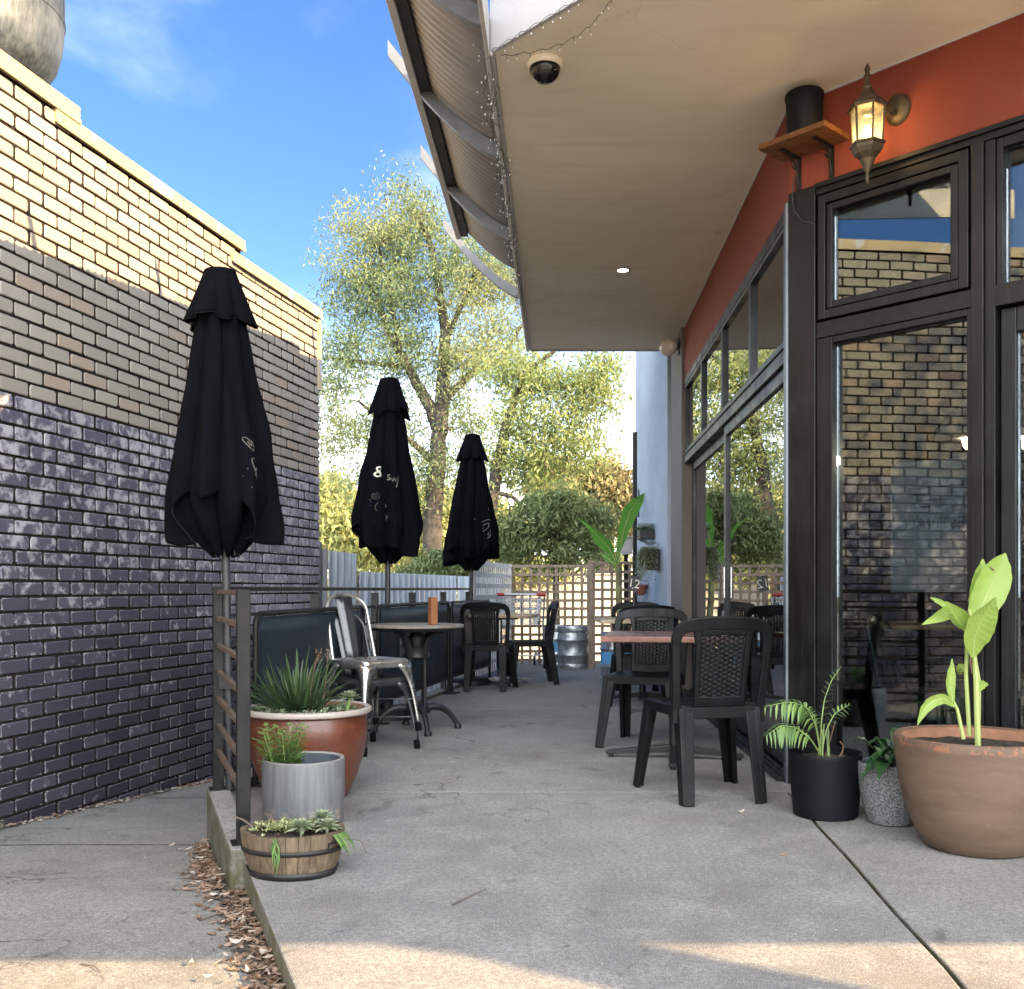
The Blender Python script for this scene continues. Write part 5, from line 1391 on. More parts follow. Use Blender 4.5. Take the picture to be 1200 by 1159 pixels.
def fairy():
    r = empty('string_lights', (SA.x,SA.y,ZC), 0, 'string of small fairy lights along the eave edge', 'string lights'); o = -r.location
    rs = random.Random(4); m = MB(); b = MB(); ED = Vector((SBp.x-SA.x,SBp.y-SA.y,0)).normalized(); EN = Vector((-ED.y,ED.x,0)); base = Vector((SA.x,SA.y,0))
    for s in range(3):
        pts = []
        for i in range(90):
            t = i/89*4.3; pts.append(base+ED*t+EN*(.032+.03*math.sin(i*.7+s*2)+rs.uniform(0,.018))+Vector((0,0,ZC-.02+.05*math.sin(i*.45+s)+rs.uniform(-.02,.02)))+o)
        m.tube(pts,.0015,4)
        for p in pts[::1]:
            d = Vector((rs.uniform(-1,1),rs.uniform(-1,1),rs.uniform(-1,.6))).normalized(); m.tube([p,p+d*.022],.0012,3); b.lathe([(0,-.006),(.004,0),(0,.006)],p+d*.033,5)
    CD = Vector((.672,-.741,0)).normalized(); CN = Vector((-.741,-.672,0)).normalized()
    for s,(L,sag) in enumerate(((.75,.0),(.72,.11))):
        pts = []
        for i in range(26):
            t = i/25*L; pts.append(base+CD*t+CN*(.03 if s == 0 else -.03-.22*math.sin(PI*min(1,i/25*.95))*.45)+Vector((0,0,ZC-.012-(sag*.3)*math.sin(PI*i/25)+.006*math.sin(i*2.1)))+o)
        m.tube(pts,.0015,4)
        for p in pts[1::2]:
            d = Vector((rs.uniform(-.6,.6),rs.uniform(-.6,.6),-1)).normalized(); m.tube([p,p+d*.022],.0012,3); b.lathe([(0,-.005),(.0035,0),(0,.005)],p+d*.032,5)
    m.build('cable', M['blackmetal'], r); bb = b.build('bulbs', simple('clear_bulb', (.6,.6,.6), .2, bump=0), r); tag(bb, kind='stuff')
fairy()

# ------------------------------------------------------------------ things at the back of the patio
def lattice(name, a, b, z0, z1, mat, label, pitch=.113, w=.036):
    a = Vector((a[0],a[1],0)); b = Vector((b[0],b[1],0)); d = b-a; L = d.length
    r = empty(name, a, math.atan2(d.y,d.x), label, 'trellis')
    m = MB(); n = int(L/pitch); 
    for k in range(n+1): 
        x = min(L-.02,.02+k*pitch); m.box((x+random.uniform(-.004,.004),.008,(z0+z1)/2),(w,.010,z1-z0))
    nz = int((z1-z0)/pitch)
    for k in range(nz+1):
        z = z1-.016-k*pitch; m.box((L/2,-.0045,z+random.uniform(-.003,.003)),(L,.010,w))
    m.build('lattice', mat, r)
    m = MB(); 
    for x in (-.022,L+.022): m.box((x,.0,(z0+z1)/2),(.042,.042,z1-z0+.03))
    m.build('post', mat, r)
p0 = gnd(600,776); 
lattice('trellis',(.0,13.35),(1.03,13.35),.0,1.315,M['lattice'],'weathered brown trellis panel at back, behind the trolley and steel kegs')
lattice('trellis',(1.06,13.30),(.985,12.66),.0,1.33,M['latticew'],'narrow trellis side panel seen edge on between the two brown trellises',.125)
lattice('trellis',(1.0,12.60),(1.545,12.60),.0,1.34,M['lattice'],'brown trellis panel nearest the blue wall, behind the banana plant')
lattice('trellis',(-.43,11.15),(-.03,13.32),-.1,1.31,M['latticew'],'pale weathered trellis panel running back beside the third umbrella',.13,.05)

def fence():
    a = Vector((-1.815,9.78,0)); r = empty('steel_fence', a, 0, 'pale blue-grey corrugated steel fence beyond the railing, tall first panel', 'fence')
    def panel(p, q, z1, name='panel'):
        p = Vector((p[0],p[1],0))-a; q = Vector((q[0],q[1],0))-a; d = (q-p); L = d.length; d.normalize(); nn = Vector((d.y,-d.x,0)); n = int(L/.0125); V = []
        for i in range(n+1):
            t = L*i/n; ph = (t % .2)/.2; o = .028 if ph < .28 else (.028*(1-(ph-.28)/.1) if ph < .38 else (0 if ph < .9 else .028*(ph-.9)/.1))
            if .55 < ph < .62 or .72 < ph < .78: o += .008
            c = p+d*t+nn*o
            for z in (-.85,z1): V.append((c.x,c.y,z))
        F = [(2*i,2*i+2,2*i+3,2*i+1) for i in range(n)]
        m = MB(); m.add(V,F); m.build(name, M['fence'], r, solid=.002)
        m = MB(); m.beam(p-nn*.02+Vector((0,0,z1-.15)),q-nn*.02+Vector((0,0,z1-.15)),.04,.06); m.build('fence_rail', M['galb'], r)
    panel((-1.815,9.80),(-1.66,10.72),1.372); panel((-1.655,10.74),(-.80,14.4),1.185); panel((-.80,14.42),(-.15,15.4),1.18)
    m = MB(); m.box((.0,-.02,.26),(.05,.05,2.26)); m.build('post', M['galb'], r)
fence()

def keg(x,y,rz,label,band=True):
    r = empty('steel_keg', (x,y,0), rz, label, 'keg', 'steel kegs at the back')
    R_ = .205
    prof = [(R_-.03,0),(R_-.008,.0),(R_-.004,.012),(R_-.004,.05),(R_-.012,.062),(R_-.006,.09),(R_-.004,.15),(R_+.002,.158),(R_+.006,.168),(R_+.002,.178),(R_-.004,.186),(R_-.004,.34),(R_+.002,.348),(R_+.006,.358),(R_+.002,.368),(R_-.004,.376),(R_-.006,.42),(R_-.02,.445),(R_-.022,.452),(R_-.008,.46),(R_-.004,.47),(R_-.004,.525),(R_-.008,.532),(R_-.022,.53),(R_-.024,.46),(.1,.44),(0,.44)]
    m = MB(); m.lathe(prof, n=48); m.build('body', M['gal'], r, smooth=True)
    for a in (0,PI,):
        m = MB(); vs = []
        for i in range(20):
            q = 2*PI*i/20; aa = a-PI/2+.22*math.cos(q)*(abs(math.cos(q))**.0); vs.append(((R_-.0015)*math.cos(aa),(R_-.0015)*math.sin(aa),.497+.018*math.sin(q)))
        m.add(vs,[tuple(range(20))]); m.build('handle_slot', M['fascia'], r)
    if band:
        m = MB(); m.lathe([(R_-.0035,.20),(R_-.0035,.325)], n=48); m.build('blue_band', simple('blue_keg_band', (.10,.32,.60), .5), r, smooth=True)
    m = MB(); m.lathe([(.03,.44),(.03,.475),(.0,.48)], n=16); m.build('valve', M['chrome'], r, smooth=True)
keg(.775,12.75,.3,'bare steel keg standing alone in front of the brown trellis',False)
keg(.60,12.98,.0,'steel keg with blue band, half hidden behind the bare keg')
keg(1.155,10.85,.2,'steel keg with blue band beside the chairs on the right')

def trolley():
    r = empty('shopping_trolley', (.105,12.55,0), 0, 'wire shopping trolley with red handle ends in front of the trellis', 'shopping trolley')
    wr = M['gal']; m = MB()
    zt, zb = .93,.55; y0, y1 = 0, .72
    def ring(z, w0, w1, ya, yb): m.tube([(-w0,ya,z),(w0,ya,z),(w1,yb,z),(-w1,yb,z)],.006,6,closed=True)
    for k in range(8):
        q = k/7; z = zb+(zt-.05-zb)*q; ring(z,.22+.06*q,.17+.05*q,y0+.02,y1-.05*(1-q))
    for k in range(13):
        q = k/12*2-1; m.tube([(q*.22,y0+.02,zb),(q*.28,y0+.02,zt-.05)],.003,5); m.tube([(q*.17,y1-.05,zb),(q*.22,y1,zt-.05)],.003,5); m.tube([(q*.22,y0+.02,zb),(q*.17,y1-.05,zb)],.003,5)
    for k in range(12):
        q = k/11; y = y0+.02+(y1-.07)*q; w = .22-.05*q
        for s in (-1,1): m.tube([(s*w,y,zb),(s*(w+.06-.01*q),y+.05*q,zt-.05)],.003,5)
    m.build('basket', wr, r)
    m = MB()
    for s in (-1,1):
        m.tube([(s*.30,-.06,zt),(s*.285,.05,.6),(s*.29,.10,.14)],.012,8); m.tube([(s*.29,.10,.14),(s*.2,.62,.16),(s*.19,.64,.12)],.011,8); m.tube([(s*.285,.05,.6),(s*.2,.6,.54)],.009,8)
    m.tube([(-.29,.10,.16),(.29,.10,.16)],.009,8)
    m.build('frame', wr, r, smooth=True)
    m = MB(); m.tube([(-.20,-.06,zt),(.20,-.06,zt)],.016,10); m.build('handle', M['gal'], r, smooth=True)
    rd = simple('red_plastic', (.45,.03,.025), .4)
    for s in (-1,1):
        m = MB(); m.tube([(s*.20,-.06,zt),(s*.315,-.06,zt)],.022,10); m.build('handle_end', rd, r, smooth=True)
        for (x,y) in ((s*.30,.06),(s*.19,.66)):
            m = MB(); q = MB(); q.lathe([(0,-.014),(.05,-.014),(.062,-.010),(.062,.010),(.05,.014),(0,.014)], n=24)
            rot = Matrix.Rotation(PI/2,3,'Y'); m.add([rot@Vector(v)+Vector((x,y,.0625)) for v in q.v], q.f); w = m.build('wheel', M['plastic'], r, smooth=True)
            m = MB(); m.beam((x+.02,y,.06),(x+.02,y+.02,.15),.006,.03); m.beam((x-.02,y,.06),(x-.02,y+.02,.15),.006,.03); m.build('fork', wr, w)
trolley()

M['dischidia'] = leaf_mat('trailing_pale_green', (.16,.19,.09), (.38,.42,.24), .2, .6)
M['petal'] = leaf_mat('white_petal', (.75,.75,.74), (.82,.82,.80), .2, .6)
def wall_things():
    rs = random.Random(21)
    # wall x at depth y
    def wx(y): return 1.617+(1.549-1.617)*(y-10.475)/(12.62-10.475)-.004
    # flower bracket
    y = 11.35; c = atY(758,632,y); r = empty('flower_planter', (wx(y),y,c.z), 0, 'black wall planter with white flowers, upper one on the blue wall', 'planter', 'wall planters')
    m = MB(); m.prism([(-.16,-.13),(-.005,-.13),(-.005,.13),(-.16,.13)],-.0,.10); m.beam((-.003,-.1,-.06),(-.14,-.1,.0),.015,.015); m.beam((-.003,.1,-.06),(-.14,.1,.0),.015,.015); m.build('trough', M['blackmetal'], r, bevel=.004)
    m = MB()
    for k in range(34):
        p = Vector((rs.uniform(-.17,-.02),rs.uniform(-.15,.10),.12+rs.uniform(0,.05)))
        for q in range(6): 
            a = q*1.047; d = Vector((math.cos(a),math.sin(a),.4)); m.blade([p,p+d*.018,p+d*.032],[.004,.014,.003],(-d.y,d.x,0),.1)
    m.build('flowers', M['petal'], r)
    m = MB()
    for k in range(150):
        p = Vector((rs.uniform(-.17,-.02),rs.uniform(-.14,.14),.09+rs.uniform(0,.05))); a = rs.uniform(0,6.28); d = Vector((math.cos(a),math.sin(a),rs.uniform(-.6,.6))); m.blade([p,p+d*.025,p+d*.05],[.002,.013,.001],(-d.y,d.x,0),.2)
    m.build('foliage', M['palm'], r)
    y = 11.0; c = atY(770,650,y); r = empty('trailing_planter', (wx(y),y,c.z), 0, 'black wall planter with pale trailing plant, lower one on the blue wall', 'planter', 'wall planters')
    m = MB(); m.prism([(-.13,-.12),(-.005,-.12),(-.005,.12),(-.13,.12)],-.17,.06); m.build('trough', M['blackmetal'], r, bevel=.004)
    m = MB(); st = MB()
    for k in range(120):
        p0 = Vector((rs.uniform(-.20,-.02),rs.uniform(-.19,-.02),.07+rs.uniform(-.01,.02))); L = rs.uniform(.12,.42)*(1.0 if p0.x < -.1 or p0.y < -.1 else .6); dx, dy = -.02-rs.random()*.07, rs.uniform(-.09,.03)
        for q in range(int(L/.014)):
            t = q*.014/L; p = p0+Vector((dx*math.sin(t*1.6),dy*math.sin(t*1.6),.03*math.sin(t*3)-L*t)); a = rs.uniform(0,6.28); d = Vector((math.cos(a),math.sin(a),rs.uniform(-.8,.1))); m.blade([p,p+d*.014,p+d*.026],[.001,.009,.001],(-d.y,d.x,0),.2)
    m.build('trailing_plant', M['dischidia'], r)
    m = MB()
    for k in range(9):
        p = Vector((rs.uniform(-.13,-.02),rs.uniform(-.1,.1),.10+rs.uniform(0,.05)))
        for q in range(6):
            a = q*1.047; d = Vector((math.cos(a),math.sin(a),.3)); m.blade([p,p+d*.018,p+d*.034],[.004,.014,.003],(-d.y,d.x,0),.1)
    m.build('flowers', M['petal'], r)
    y = 11.7; c = atY(751,692,y); r = empty('terracotta_wall_bowl', (wx(y)-.075,y,c.z-.06), 0, 'small terracotta bowl hung low on the blue wall', 'pot')
    m = MB(); m.lathe([(0,0),(.035,0),(.06,.04),(.07,.10),(.078,.105),(.078,.13),(.068,.13),(.06,.05),(0,.04)], n=28); m.build('bowl', simple('plain_terracotta', (.22,.075,.05), .8), r, smooth=True)
    y = 12.3; c = atY(750,590,12.3); r = empty('wall_hook', (wx(y)-.005,y,c.z), 0, 'thin dark bracket hook high on the blue wall', 'bracket')
    m = MB(); m.box((-.006,0,.0),(.012,.03,.34)); m.tube([(-.01,0,-.14),(-.10,0,-.12),(-.14,0,-.05)],.006,6); m.build('bracket', M['blackmetal'], r)
    y = 12.45; c = atY(734,640,12.75); m = MB(); m.box((0,0,0),(.14,.10,.21)); m.box((0,-.053,.0),(.12,.006,.17)); m.box((0,-.01,.112),(.15,.12,.014))
    o = m.build('meter_box', M['fascia'], bevel=.005); o.location = (c.x,12.75,c.z); tag(o,'white meter box beside the downpipe above the trellis','meter box')
    m = MB(); m.box((0,0,-.55),(.05,.05,1.3)); q = m.build('stand', M['rail'], o); q.location = (0,.05,-.2)
wall_things()
def banana():
    Y = 12.2; b = atY(728,0,Y); r = empty('banana_plant', (b.x,Y,0), 0, 'young banana plant with big green leaves before the trellis', 'plant'); O = Vector((b.x,Y,0))
    def W2(px,py,dy=0): return atY(px,py,Y+dy)-O
    m = MB(); m.lathe([(0,0),(.12,0),(.15,.25),(.155,.27),(.13,.27),(.12,.2),(0,.2)], n=28); m.build('pot', M['blackpot'], r, smooth=True)
    m = MB(); m.tube([W2(729,790),W2(728,740),W2(725,700),W2(724,662)],[.05,.045,.038,.03],10); m.build('stem', simple('banana_stem', (.20,.17,.08), .7, var=.4, col2=(.28,.30,.12)), r, smooth=True)
    def leaf(px, w, dy, fold=.3, cut=None):
        pts = [W2(a,q,dy*i/(len(px)-1)) for i,(a,q) in enumerate(px)]; fine = []; fw = []; s = Y/F_
        for i in range(len(pts)-1):
            for q in range(6): fine.append(pts[i].lerp(pts[i+1],q/6)); fw.append((w[i]+(w[i+1]-w[i])*q/6)*s/2)
        fine.append(pts[-1]); fw.append(w[-1]*s/2)
        for _ in range(2): fw = [fw[0]]+[(fw[i-1]+2*fw[i]+fw[i+1])/4 for i in range(1,len(fw)-1)]+[fw[-1]]
        m = MB(); m.blade(fine,[max(.001,x) for x in fw],Vector((1,-.3,.4)),fold); lf = m.build('leaf', M['ban'], r, smooth='all')
        m = MB(); m.tube(fine,[.012*(1-.8*i/len(fine)) for i in range(len(fine))],6); m.build('midrib', M['cannas'], lf, smooth=True)
    leaf([(724,668),(726,645),(731,622),(738,600),(748,586),(755,578)],[2,3,13,18,13,1],-.3,.35)
    leaf([(724,668),(718,650),(712,640),(702,630),(692,618),(676,606)],[2,5,14,13,5,1],-.2,.5)
    leaf([(724,672),(724,650),(728,632),(733,612)],[2,4,9,1],.2,.4)
    leaf([(723,665),(714,655),(706,650)],[2,9,2],.1,.5)
banana()

# ------------------------------------------------------------------ inside the shop, seen through the glass
def inside():
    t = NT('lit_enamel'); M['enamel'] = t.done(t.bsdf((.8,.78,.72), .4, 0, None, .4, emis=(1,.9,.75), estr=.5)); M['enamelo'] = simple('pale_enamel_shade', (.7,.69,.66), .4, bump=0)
    p = fp(FR,.70,-.075,0)
    r = empty('window_poster', fp(FR,.74,-.062,1.32), 0, 'pale grey festival poster taped inside the big window, seen from behind', 'poster'); o = -r.location
    t0, t1 = .515,.915
    m = MB(); fb(m,FR,t0,t1,-.068,-.064,.985,1.60); m.v = [tuple(Vector(q)+o) for q in m.v]; b = m.build('sheet', simple('poster_paper', (.70,.73,.76), .8, var=.12, scale=3, bump=0), r)
    vs, fs = text_mesh('FESTIVAL', .075); m = MB(); c = fp(FR,.755,-.0625,1.28)+o; m.add([c-FD*(-q.x)*-1+Vector((0,0,q.y)) for q in vs], fs); m.build('lettering', simple('grey_ink', (.16,.18,.2), .8, bump=0), b)
    m = MB()
    for k in range(4): fb(m,FR,.60+.02*k,.86-.03*k,-.0635,-.063,1.47-.03*k,1.478-.03*k)
    m.v = [tuple(Vector(q)+o) for q in m.v]; m.build('small_print', simple('grey_ink_line', (.2,.22,.24), .8, bump=0), b)
    for k,(px,py,Y,s) in enumerate(((1138,500,5.6,.19),(1204,498,5.3,.19))):
        c = atY(px,py,Y); q = empty('pendant_lamp', (c.x,c.y,c.z-.06), 0, ('white-lined metal pendant lamp over the poster, inside the window','white-lined metal pendant lamp behind the right-hand door glass')[k], 'lamp', 'pendant lamps inside')
        m = MB(); m.lathe([(s,0),(s*.92,.05),(s*.62,.12),(s*.28,.17),(.03,.20),(.03,.24)], n=36); m.build('shade', M['enamelo'], q, smooth='all', solid=.004)
        m = MB(); m.lathe([(s*.985,.003),(s*.90,.047),(s*.60,.115),(s*.25,.162),(.0,.165)], n=36); e = M['enamel']; m.build('lining', e, q, smooth='all')
        m = MB(); m.tube([(0,0,.24),(0,0,3.03-c.z+.06)],.005,6); m.build('cord', M['blackmetal'], q)
        l = bpy.data.lights.new('pendant_bulb','POINT'); l.energy = 5; l.color = (1,.78,.5); l.shadow_soft_size = .05; lo = bpy.data.objects.new('pendant_bulb', l); COL.objects.link(lo); lo.parent = q; lo.location = (0,0,-.02)
    # indoor dining chair and white crate by the glass
    q = metal_chair(M['tolixd'],M['tolixd']); c = fp(FR,.42,-.62,.015); q.location = c; q.rotation_euler = (0,0,-2.3); tag(q,'dark metal chair standing indoors behind the large window','chair')
    for (x,y,f,lab) in ((2.55,7.3,(1,.3),'black plastic chair indoors behind the sliding glass doors'),(3.3,7.6,(-1,.1),'black plastic chair deeper indoors facing the sliding doors'),(3.0,5.9,(.2,1),'black plastic chair indoors beneath the pendant lamps')):
        o = copy_tree(CH); o.location = (x,y,.015); o.rotation_euler = (0,0,math.atan2(-f[0],f[1])); tag(o,lab,'chair','chairs inside the cafe')
    t_ = pole_table('cafe_table',2.95,7.35,(.75,.75),M['tablel'],M['iron'],'square pale table indoors behind the sliding glass doors',0,H=.75)
    c = fp(FR,.90,-.35,0); r = empty('white_crate', (c.x,c.y,.28), .6, 'white slatted crate indoors behind the pale green plant', 'crate')
    m = MB()
    for k in range(4):
        for s in (-1,1): m.box((0,s*.15,.03+.075*k),(.34,.012,.06)); m.box((s*.164,0,.03+.075*k),(.012,.29,.06))
    m.build('slats', simple('white_paint_wood', (.75,.74,.72), .6), r)
    m = MB(); m.box((0,0,-.14),(.36,.34,.25)); m.build('plinth_box', M['intw'], r)
    c = fp(FR,.62,-.42,0); r = empty('ornament_bowl', (c.x,c.y,.012), 0, 'teal tub with pale ornaments on the floor inside the window', 'ornaments')
    m = MB(); m.lathe([(0,0),(.10,0),(.13,.40),(.135,.42),(.12,.42),(.11,.36),(0,.36)], n=28); m.build('tub', simple('teal_glaze', (.05,.10,.12), .35), r, smooth=True)
    rs = random.Random(3)
    for k in range(5):
        m = MB(); c2 = Vector((rs.uniform(-.08,.08),rs.uniform(-.06,.06),.41)); s = rs.uniform(.02,.05); m.lathe([(0,-s),(s*.8,-s*.6),(s,0),(s*.7,s*.7),(0,s)], c2, 14); m.build('ornament', simple('pale_ornament', (.55,.54,.5), .35, bump=0) if k == 0 else bpy.data.materials['pale_ornament'], r, smooth=True)
inside()

# ------------------------------------------------------------------ trees and plants beyond
def leaves_mesh(C, rad, per, L, Wd, rng, droop=.6, flat=.7):
    """leaf quads gathered round cluster centres C (n,3), radii rad (n,)"""
    n = len(C); N = n*per
    cc = np.repeat(C,per,0); rr = np.repeat(rad,per)[:,None]
    off = rng.normal(size=(N,3)); off *= (rng.random((N,1))**.45)/np.linalg.norm(off,axis=1,keepdims=True)
    off[:,2] *= flat; p = cc+off*rr
    d = rng.normal(size=(N,3)); d[:,2] -= droop*1.6; d /= np.linalg.norm(d,axis=1,keepdims=True)
    w = np.cross(d, rng.normal(size=(N,3))); w /= np.linalg.norm(w,axis=1,keepdims=True)
    l = (L*(.6+.8*rng.random((N,1)))); ww = Wd*(.6+.8*rng.random((N,1)))
    V = np.stack([p-d*l*.5, p+w*ww*.5-d*l*.05, p+d*l*.5, p-w*ww*.5-d*l*.05],1).reshape(-1,3)
    F = np.arange(N*4).reshape(-1,4)
    return V, F
def tree(name, label, Y, limbs, blobs, ncl, per, L, Wd, mat, trunk_r, crad=.45, seed=1, depth=1.0, droop=.6, twig_r=.018, cat='tree', group=None, wood='bark', zground=-.9, inner=.0):
    rng = np.random.default_rng(seed); rs = random.Random(seed)
    def W3(px,py,dy=0): return atY(px,py,Y+dy)
    skel = []; tr = MB()
    base = None
    for li,(pts,r0,r1) in enumerate(limbs):
        P = [W3(*p) for p in pts]
        if li == 0:
            P[0].z = zground; base = P[0].copy()
        fine = []
        for i in range(len(P)-1):
            for q in range(6):
                v = P[i].lerp(P[i+1],q/6); v += Vector((rs.gauss(0,1),rs.gauss(0,1),rs.gauss(0,.4)))*r0*.07; fine.append(v)
        fine.append(P[-1]); k = len(fine)
        tr.tube(fine,[r0+(r1-r0)*(i/(k-1))**.8 for i in range(k)],9)
        skel += [(v, r0+(r1-r0)*(i/(k-1))) for i,v in enumerate(fine)]
    root = empty(name, base, 0, label, cat, group); o = -base
    C = []; wts = np.array([b[2]*b[3] for b in blobs],float); wts /= wts.sum()
    s = Y/F_
    for i in range(ncl):
        b = blobs[rng.choice(len(blobs),p=wts)]; d = rng.normal(size=3); d /= np.linalg.norm(d); q = inner+(1-inner)*rng.random()**.5
        c = W3(b[0],b[1],b[4] if len(b) > 4 else 0); C.append(Vector((c.x+d[0]*q*b[2]*s, c.y+d[1]*q*(b[2]+b[3])/2*s*depth, c.z+d[2]*q*b[3]*s)))
    C.sort(key=lambda c: min((c-v).length for v,_ in skel))
    SK = np.array([tuple(v) for v,_ in skel]); SRr = [r for _,r in skel]
    tw = MB()
    for c in C:
        cv = np.array(c); dd = np.linalg.norm(SK-cv,axis=1)+ .25*np.maximum(0,SK[:,2]-cv[2]); j = int(dd.argmin()); a = Vector(SK[j])
        r = min(twig_r*2.2, max(twig_r*.5, SRr[j]*.6)); D = c-a; L_ = D.length
        if L_ < .05: continue
        mid = a.lerp(c,.5)+Vector((rs.gauss(0,.1),rs.gauss(0,.1),rs.uniform(-.02,.16)))*L_
        pts = [a, a.lerp(mid,.5)+Vector((rs.gauss(0,.04),rs.gauss(0,.04),0))*L_, mid, mid.lerp(c,.6)+Vector((rs.gauss(0,.04),0,rs.gauss(0,.04)))*L_, c]
        rr = [r, r*.8, r*.62, r*.45, r*.25]; tw.tube(pts, rr, 5)
        SK = np.concatenate([SK, np.array([tuple(p) for p in pts[1:]])]); SRr += rr[1:]
    for m in (tr, tw): m.v = [tuple(Vector(p)+o) for p in m.v]
    if limbs[0][1] > 0: tr.build('trunk', M[wood], root, smooth=True)
    tw.build('branches', M['twig'], root)
    V, F = leaves_mesh(np.array([tuple(c+o) for c in C]), crad*(.6+.8*rng.random(len(C))), per, L, Wd, rng, droop)
    raw('crown', V, F, mat, root)
    return root
M['gum'] = leaf_mat('olive_gum_leaf', (.085,.13,.058), (.225,.29,.14), .42, .5, .35, third=(.27,.30,.13))
M['yel'] = leaf_mat('yellow_green_leaf', (.15,.20,.065), (.31,.36,.13), .4, .5, .5)
M['bush'] = leaf_mat('mid_green_leaf', (.085,.125,.045), (.20,.24,.09), .3, .55, .6)
M['pale'] = leaf_mat('pale_lit_leaf', (.25,.28,.10), (.46,.47,.20), .35, .6, .4)
M['brown'] = leaf_mat('dry_brown_green_leaf', (.13,.115,.05), (.28,.24,.11), .25, .6, .4)
tree('gum_tree','tall airy gum tree with a forked trunk beyond the fence',22,
  [([(503,700),(508,600),(512,545),(516,505)],.24,.17),([(516,505),(500,470),(478,430),(455,390),(440,340)],.17,.05),([(516,505),(520,440),(521,380),(510,310),(492,250)],.20,.05),
   ([(518,470),(550,440),(590,420),(612,380)],.11,.03),([(512,545),(485,520),(455,500),(420,470)],.10,.03),([(521,400),(545,350),(560,310)],.08,.03),([(478,430),(430,425),(395,420)],.07,.02),([(470,420),(455,330),(440,280)],.07,.02)],
  [(482,258,48,52),(425,270,45,40),(412,335,52,46),(465,335,60,60),(535,330,60,65),(408,420,46,52),(460,420,55,55),(525,425,60,50),(575,395,45,50),(400,505,38,50),(455,500,50,40),(545,495,45,40),(480,232,26,26),(450,560,50,30),(590,330,40,50),(505,545,42,40),(545,560,36,34),(470,590,40,30)],
  500,125,.105,.029,M['gum'],.3,.62,3,depth=.9)
tree('acacia_tree','yellow-green tree with a slender dark limb right of the gum tree',18,
  [([(560,720),(568,640),(580,560),(592,500)],.14,.09),([(592,500),(606,460),(625,430),(655,408)],.085,.03),([(592,500),(620,520),(660,540)],.05,.02),([(606,460),(650,455),(700,450)],.05,.015),([(575,575),(600,582),(616,596)],.05,.03)],
  [(650,448,60,36),(690,462,40,34),(622,500,48,36),(672,515,50,34),(605,545,40,32),(640,545,50,26),(705,430,26,26),(600,440,30,30)],
  210,82,.10,.030,M['yel'],.1,.50,5,depth=.9)
tree('round_bush','rounded mid-green bush just behind the brown trellis',16.2,
  [([(652,760),(652,690),(650,640)],.07,.04)],[(640,612,50,34),(605,636,30,22),(692,626,36,30),(655,650,78,18),(672,594,26,22),(622,596,26,16),(660,580,14,14),(708,600,16,18),(596,612,16,18)],190,70,.11,.028,M['bush'],.05,.34,8,cat='bush')
tree('distant_gum_tree','brownish gum tree far off, above the trellis near the blue wall',36,
  [([(706,700),(706,620),(704,580)],.3,.15)],[(706,570,40,34),(680,600,40,34),(728,600,30,30),(650,570,36,30)],170,120,.26,.085,M['brown'],.2,.75,9)
tree('distant_tree','pale sunlit tree far off behind the umbrellas on the left',34,
  [([(420,700),(424,640),(430,600)],.25,.12)],[(405,620,46,34),(440,640,50,30),(392,585,26,30),(480,625,46,34)],240,120,.26,.085,M['pale'],.2,.8,10)
tree('distant_tree','pale sunlit tree far off between second and third umbrella',30,
  [([(520,710),(520,650),(522,620)],.2,.1)],[(510,625,46,30),(545,610,36,32),(585,625,36,30),(500,600,30,30)],220,110,.22,.075,M['pale'],.2,.7,13)
tree('garden_shrub','dark green shrub poking over the fence between the umbrellas',17,
  [([(515,740),(516,700),(517,680)],.05,.03)],[(516,668,32,18),(490,676,26,12),(548,672,22,14)],130,80,.09,.03,M['bush'],.05,.26,14,cat='bush')
tree('far_shrub','low light green shrub behind the trellis on the right',20,
  [([(600,740),(602,700),(603,680)],.05,.03)],[(598,668,34,16),(640,672,34,12),(565,668,30,14)],150,80,.11,.035,M['pale'],.05,.32,15,cat='bush')
def treeline():
    rng = np.random.default_rng(4); n = 900
    x = rng.uniform(-70,90,n); y = rng.uniform(52,70,n); h = 3.2+2.4*np.sin(x*.13)+1.6*np.sin(x*.37+1)+1.2*np.sin(x*.9); z = -.9+rng.random(n)**.7*np.maximum(1.4,h)
    V, F = leaves_mesh(np.stack([x,y,z],1), 1.1+.8*rng.random(n), 60, .55, .22, rng, .3)
    tag(raw('far_treeline', V, F, M['pale']), kind='stuff')
treeline()
def cream_wall():
    m = MB(); m.box((2.6,21.0,.2),(6.6,.2,2.2)); m.box((2.6,21.0,1.33),(6.7,.28,.06))
    o = m.build('garden_wall', simple('cream_render', (.50,.47,.40), .85, var=.12, scale=1.5, bump=.3)); tag(o,'low cream rendered wall in sun behind the trellis','wall')
cream_wall()
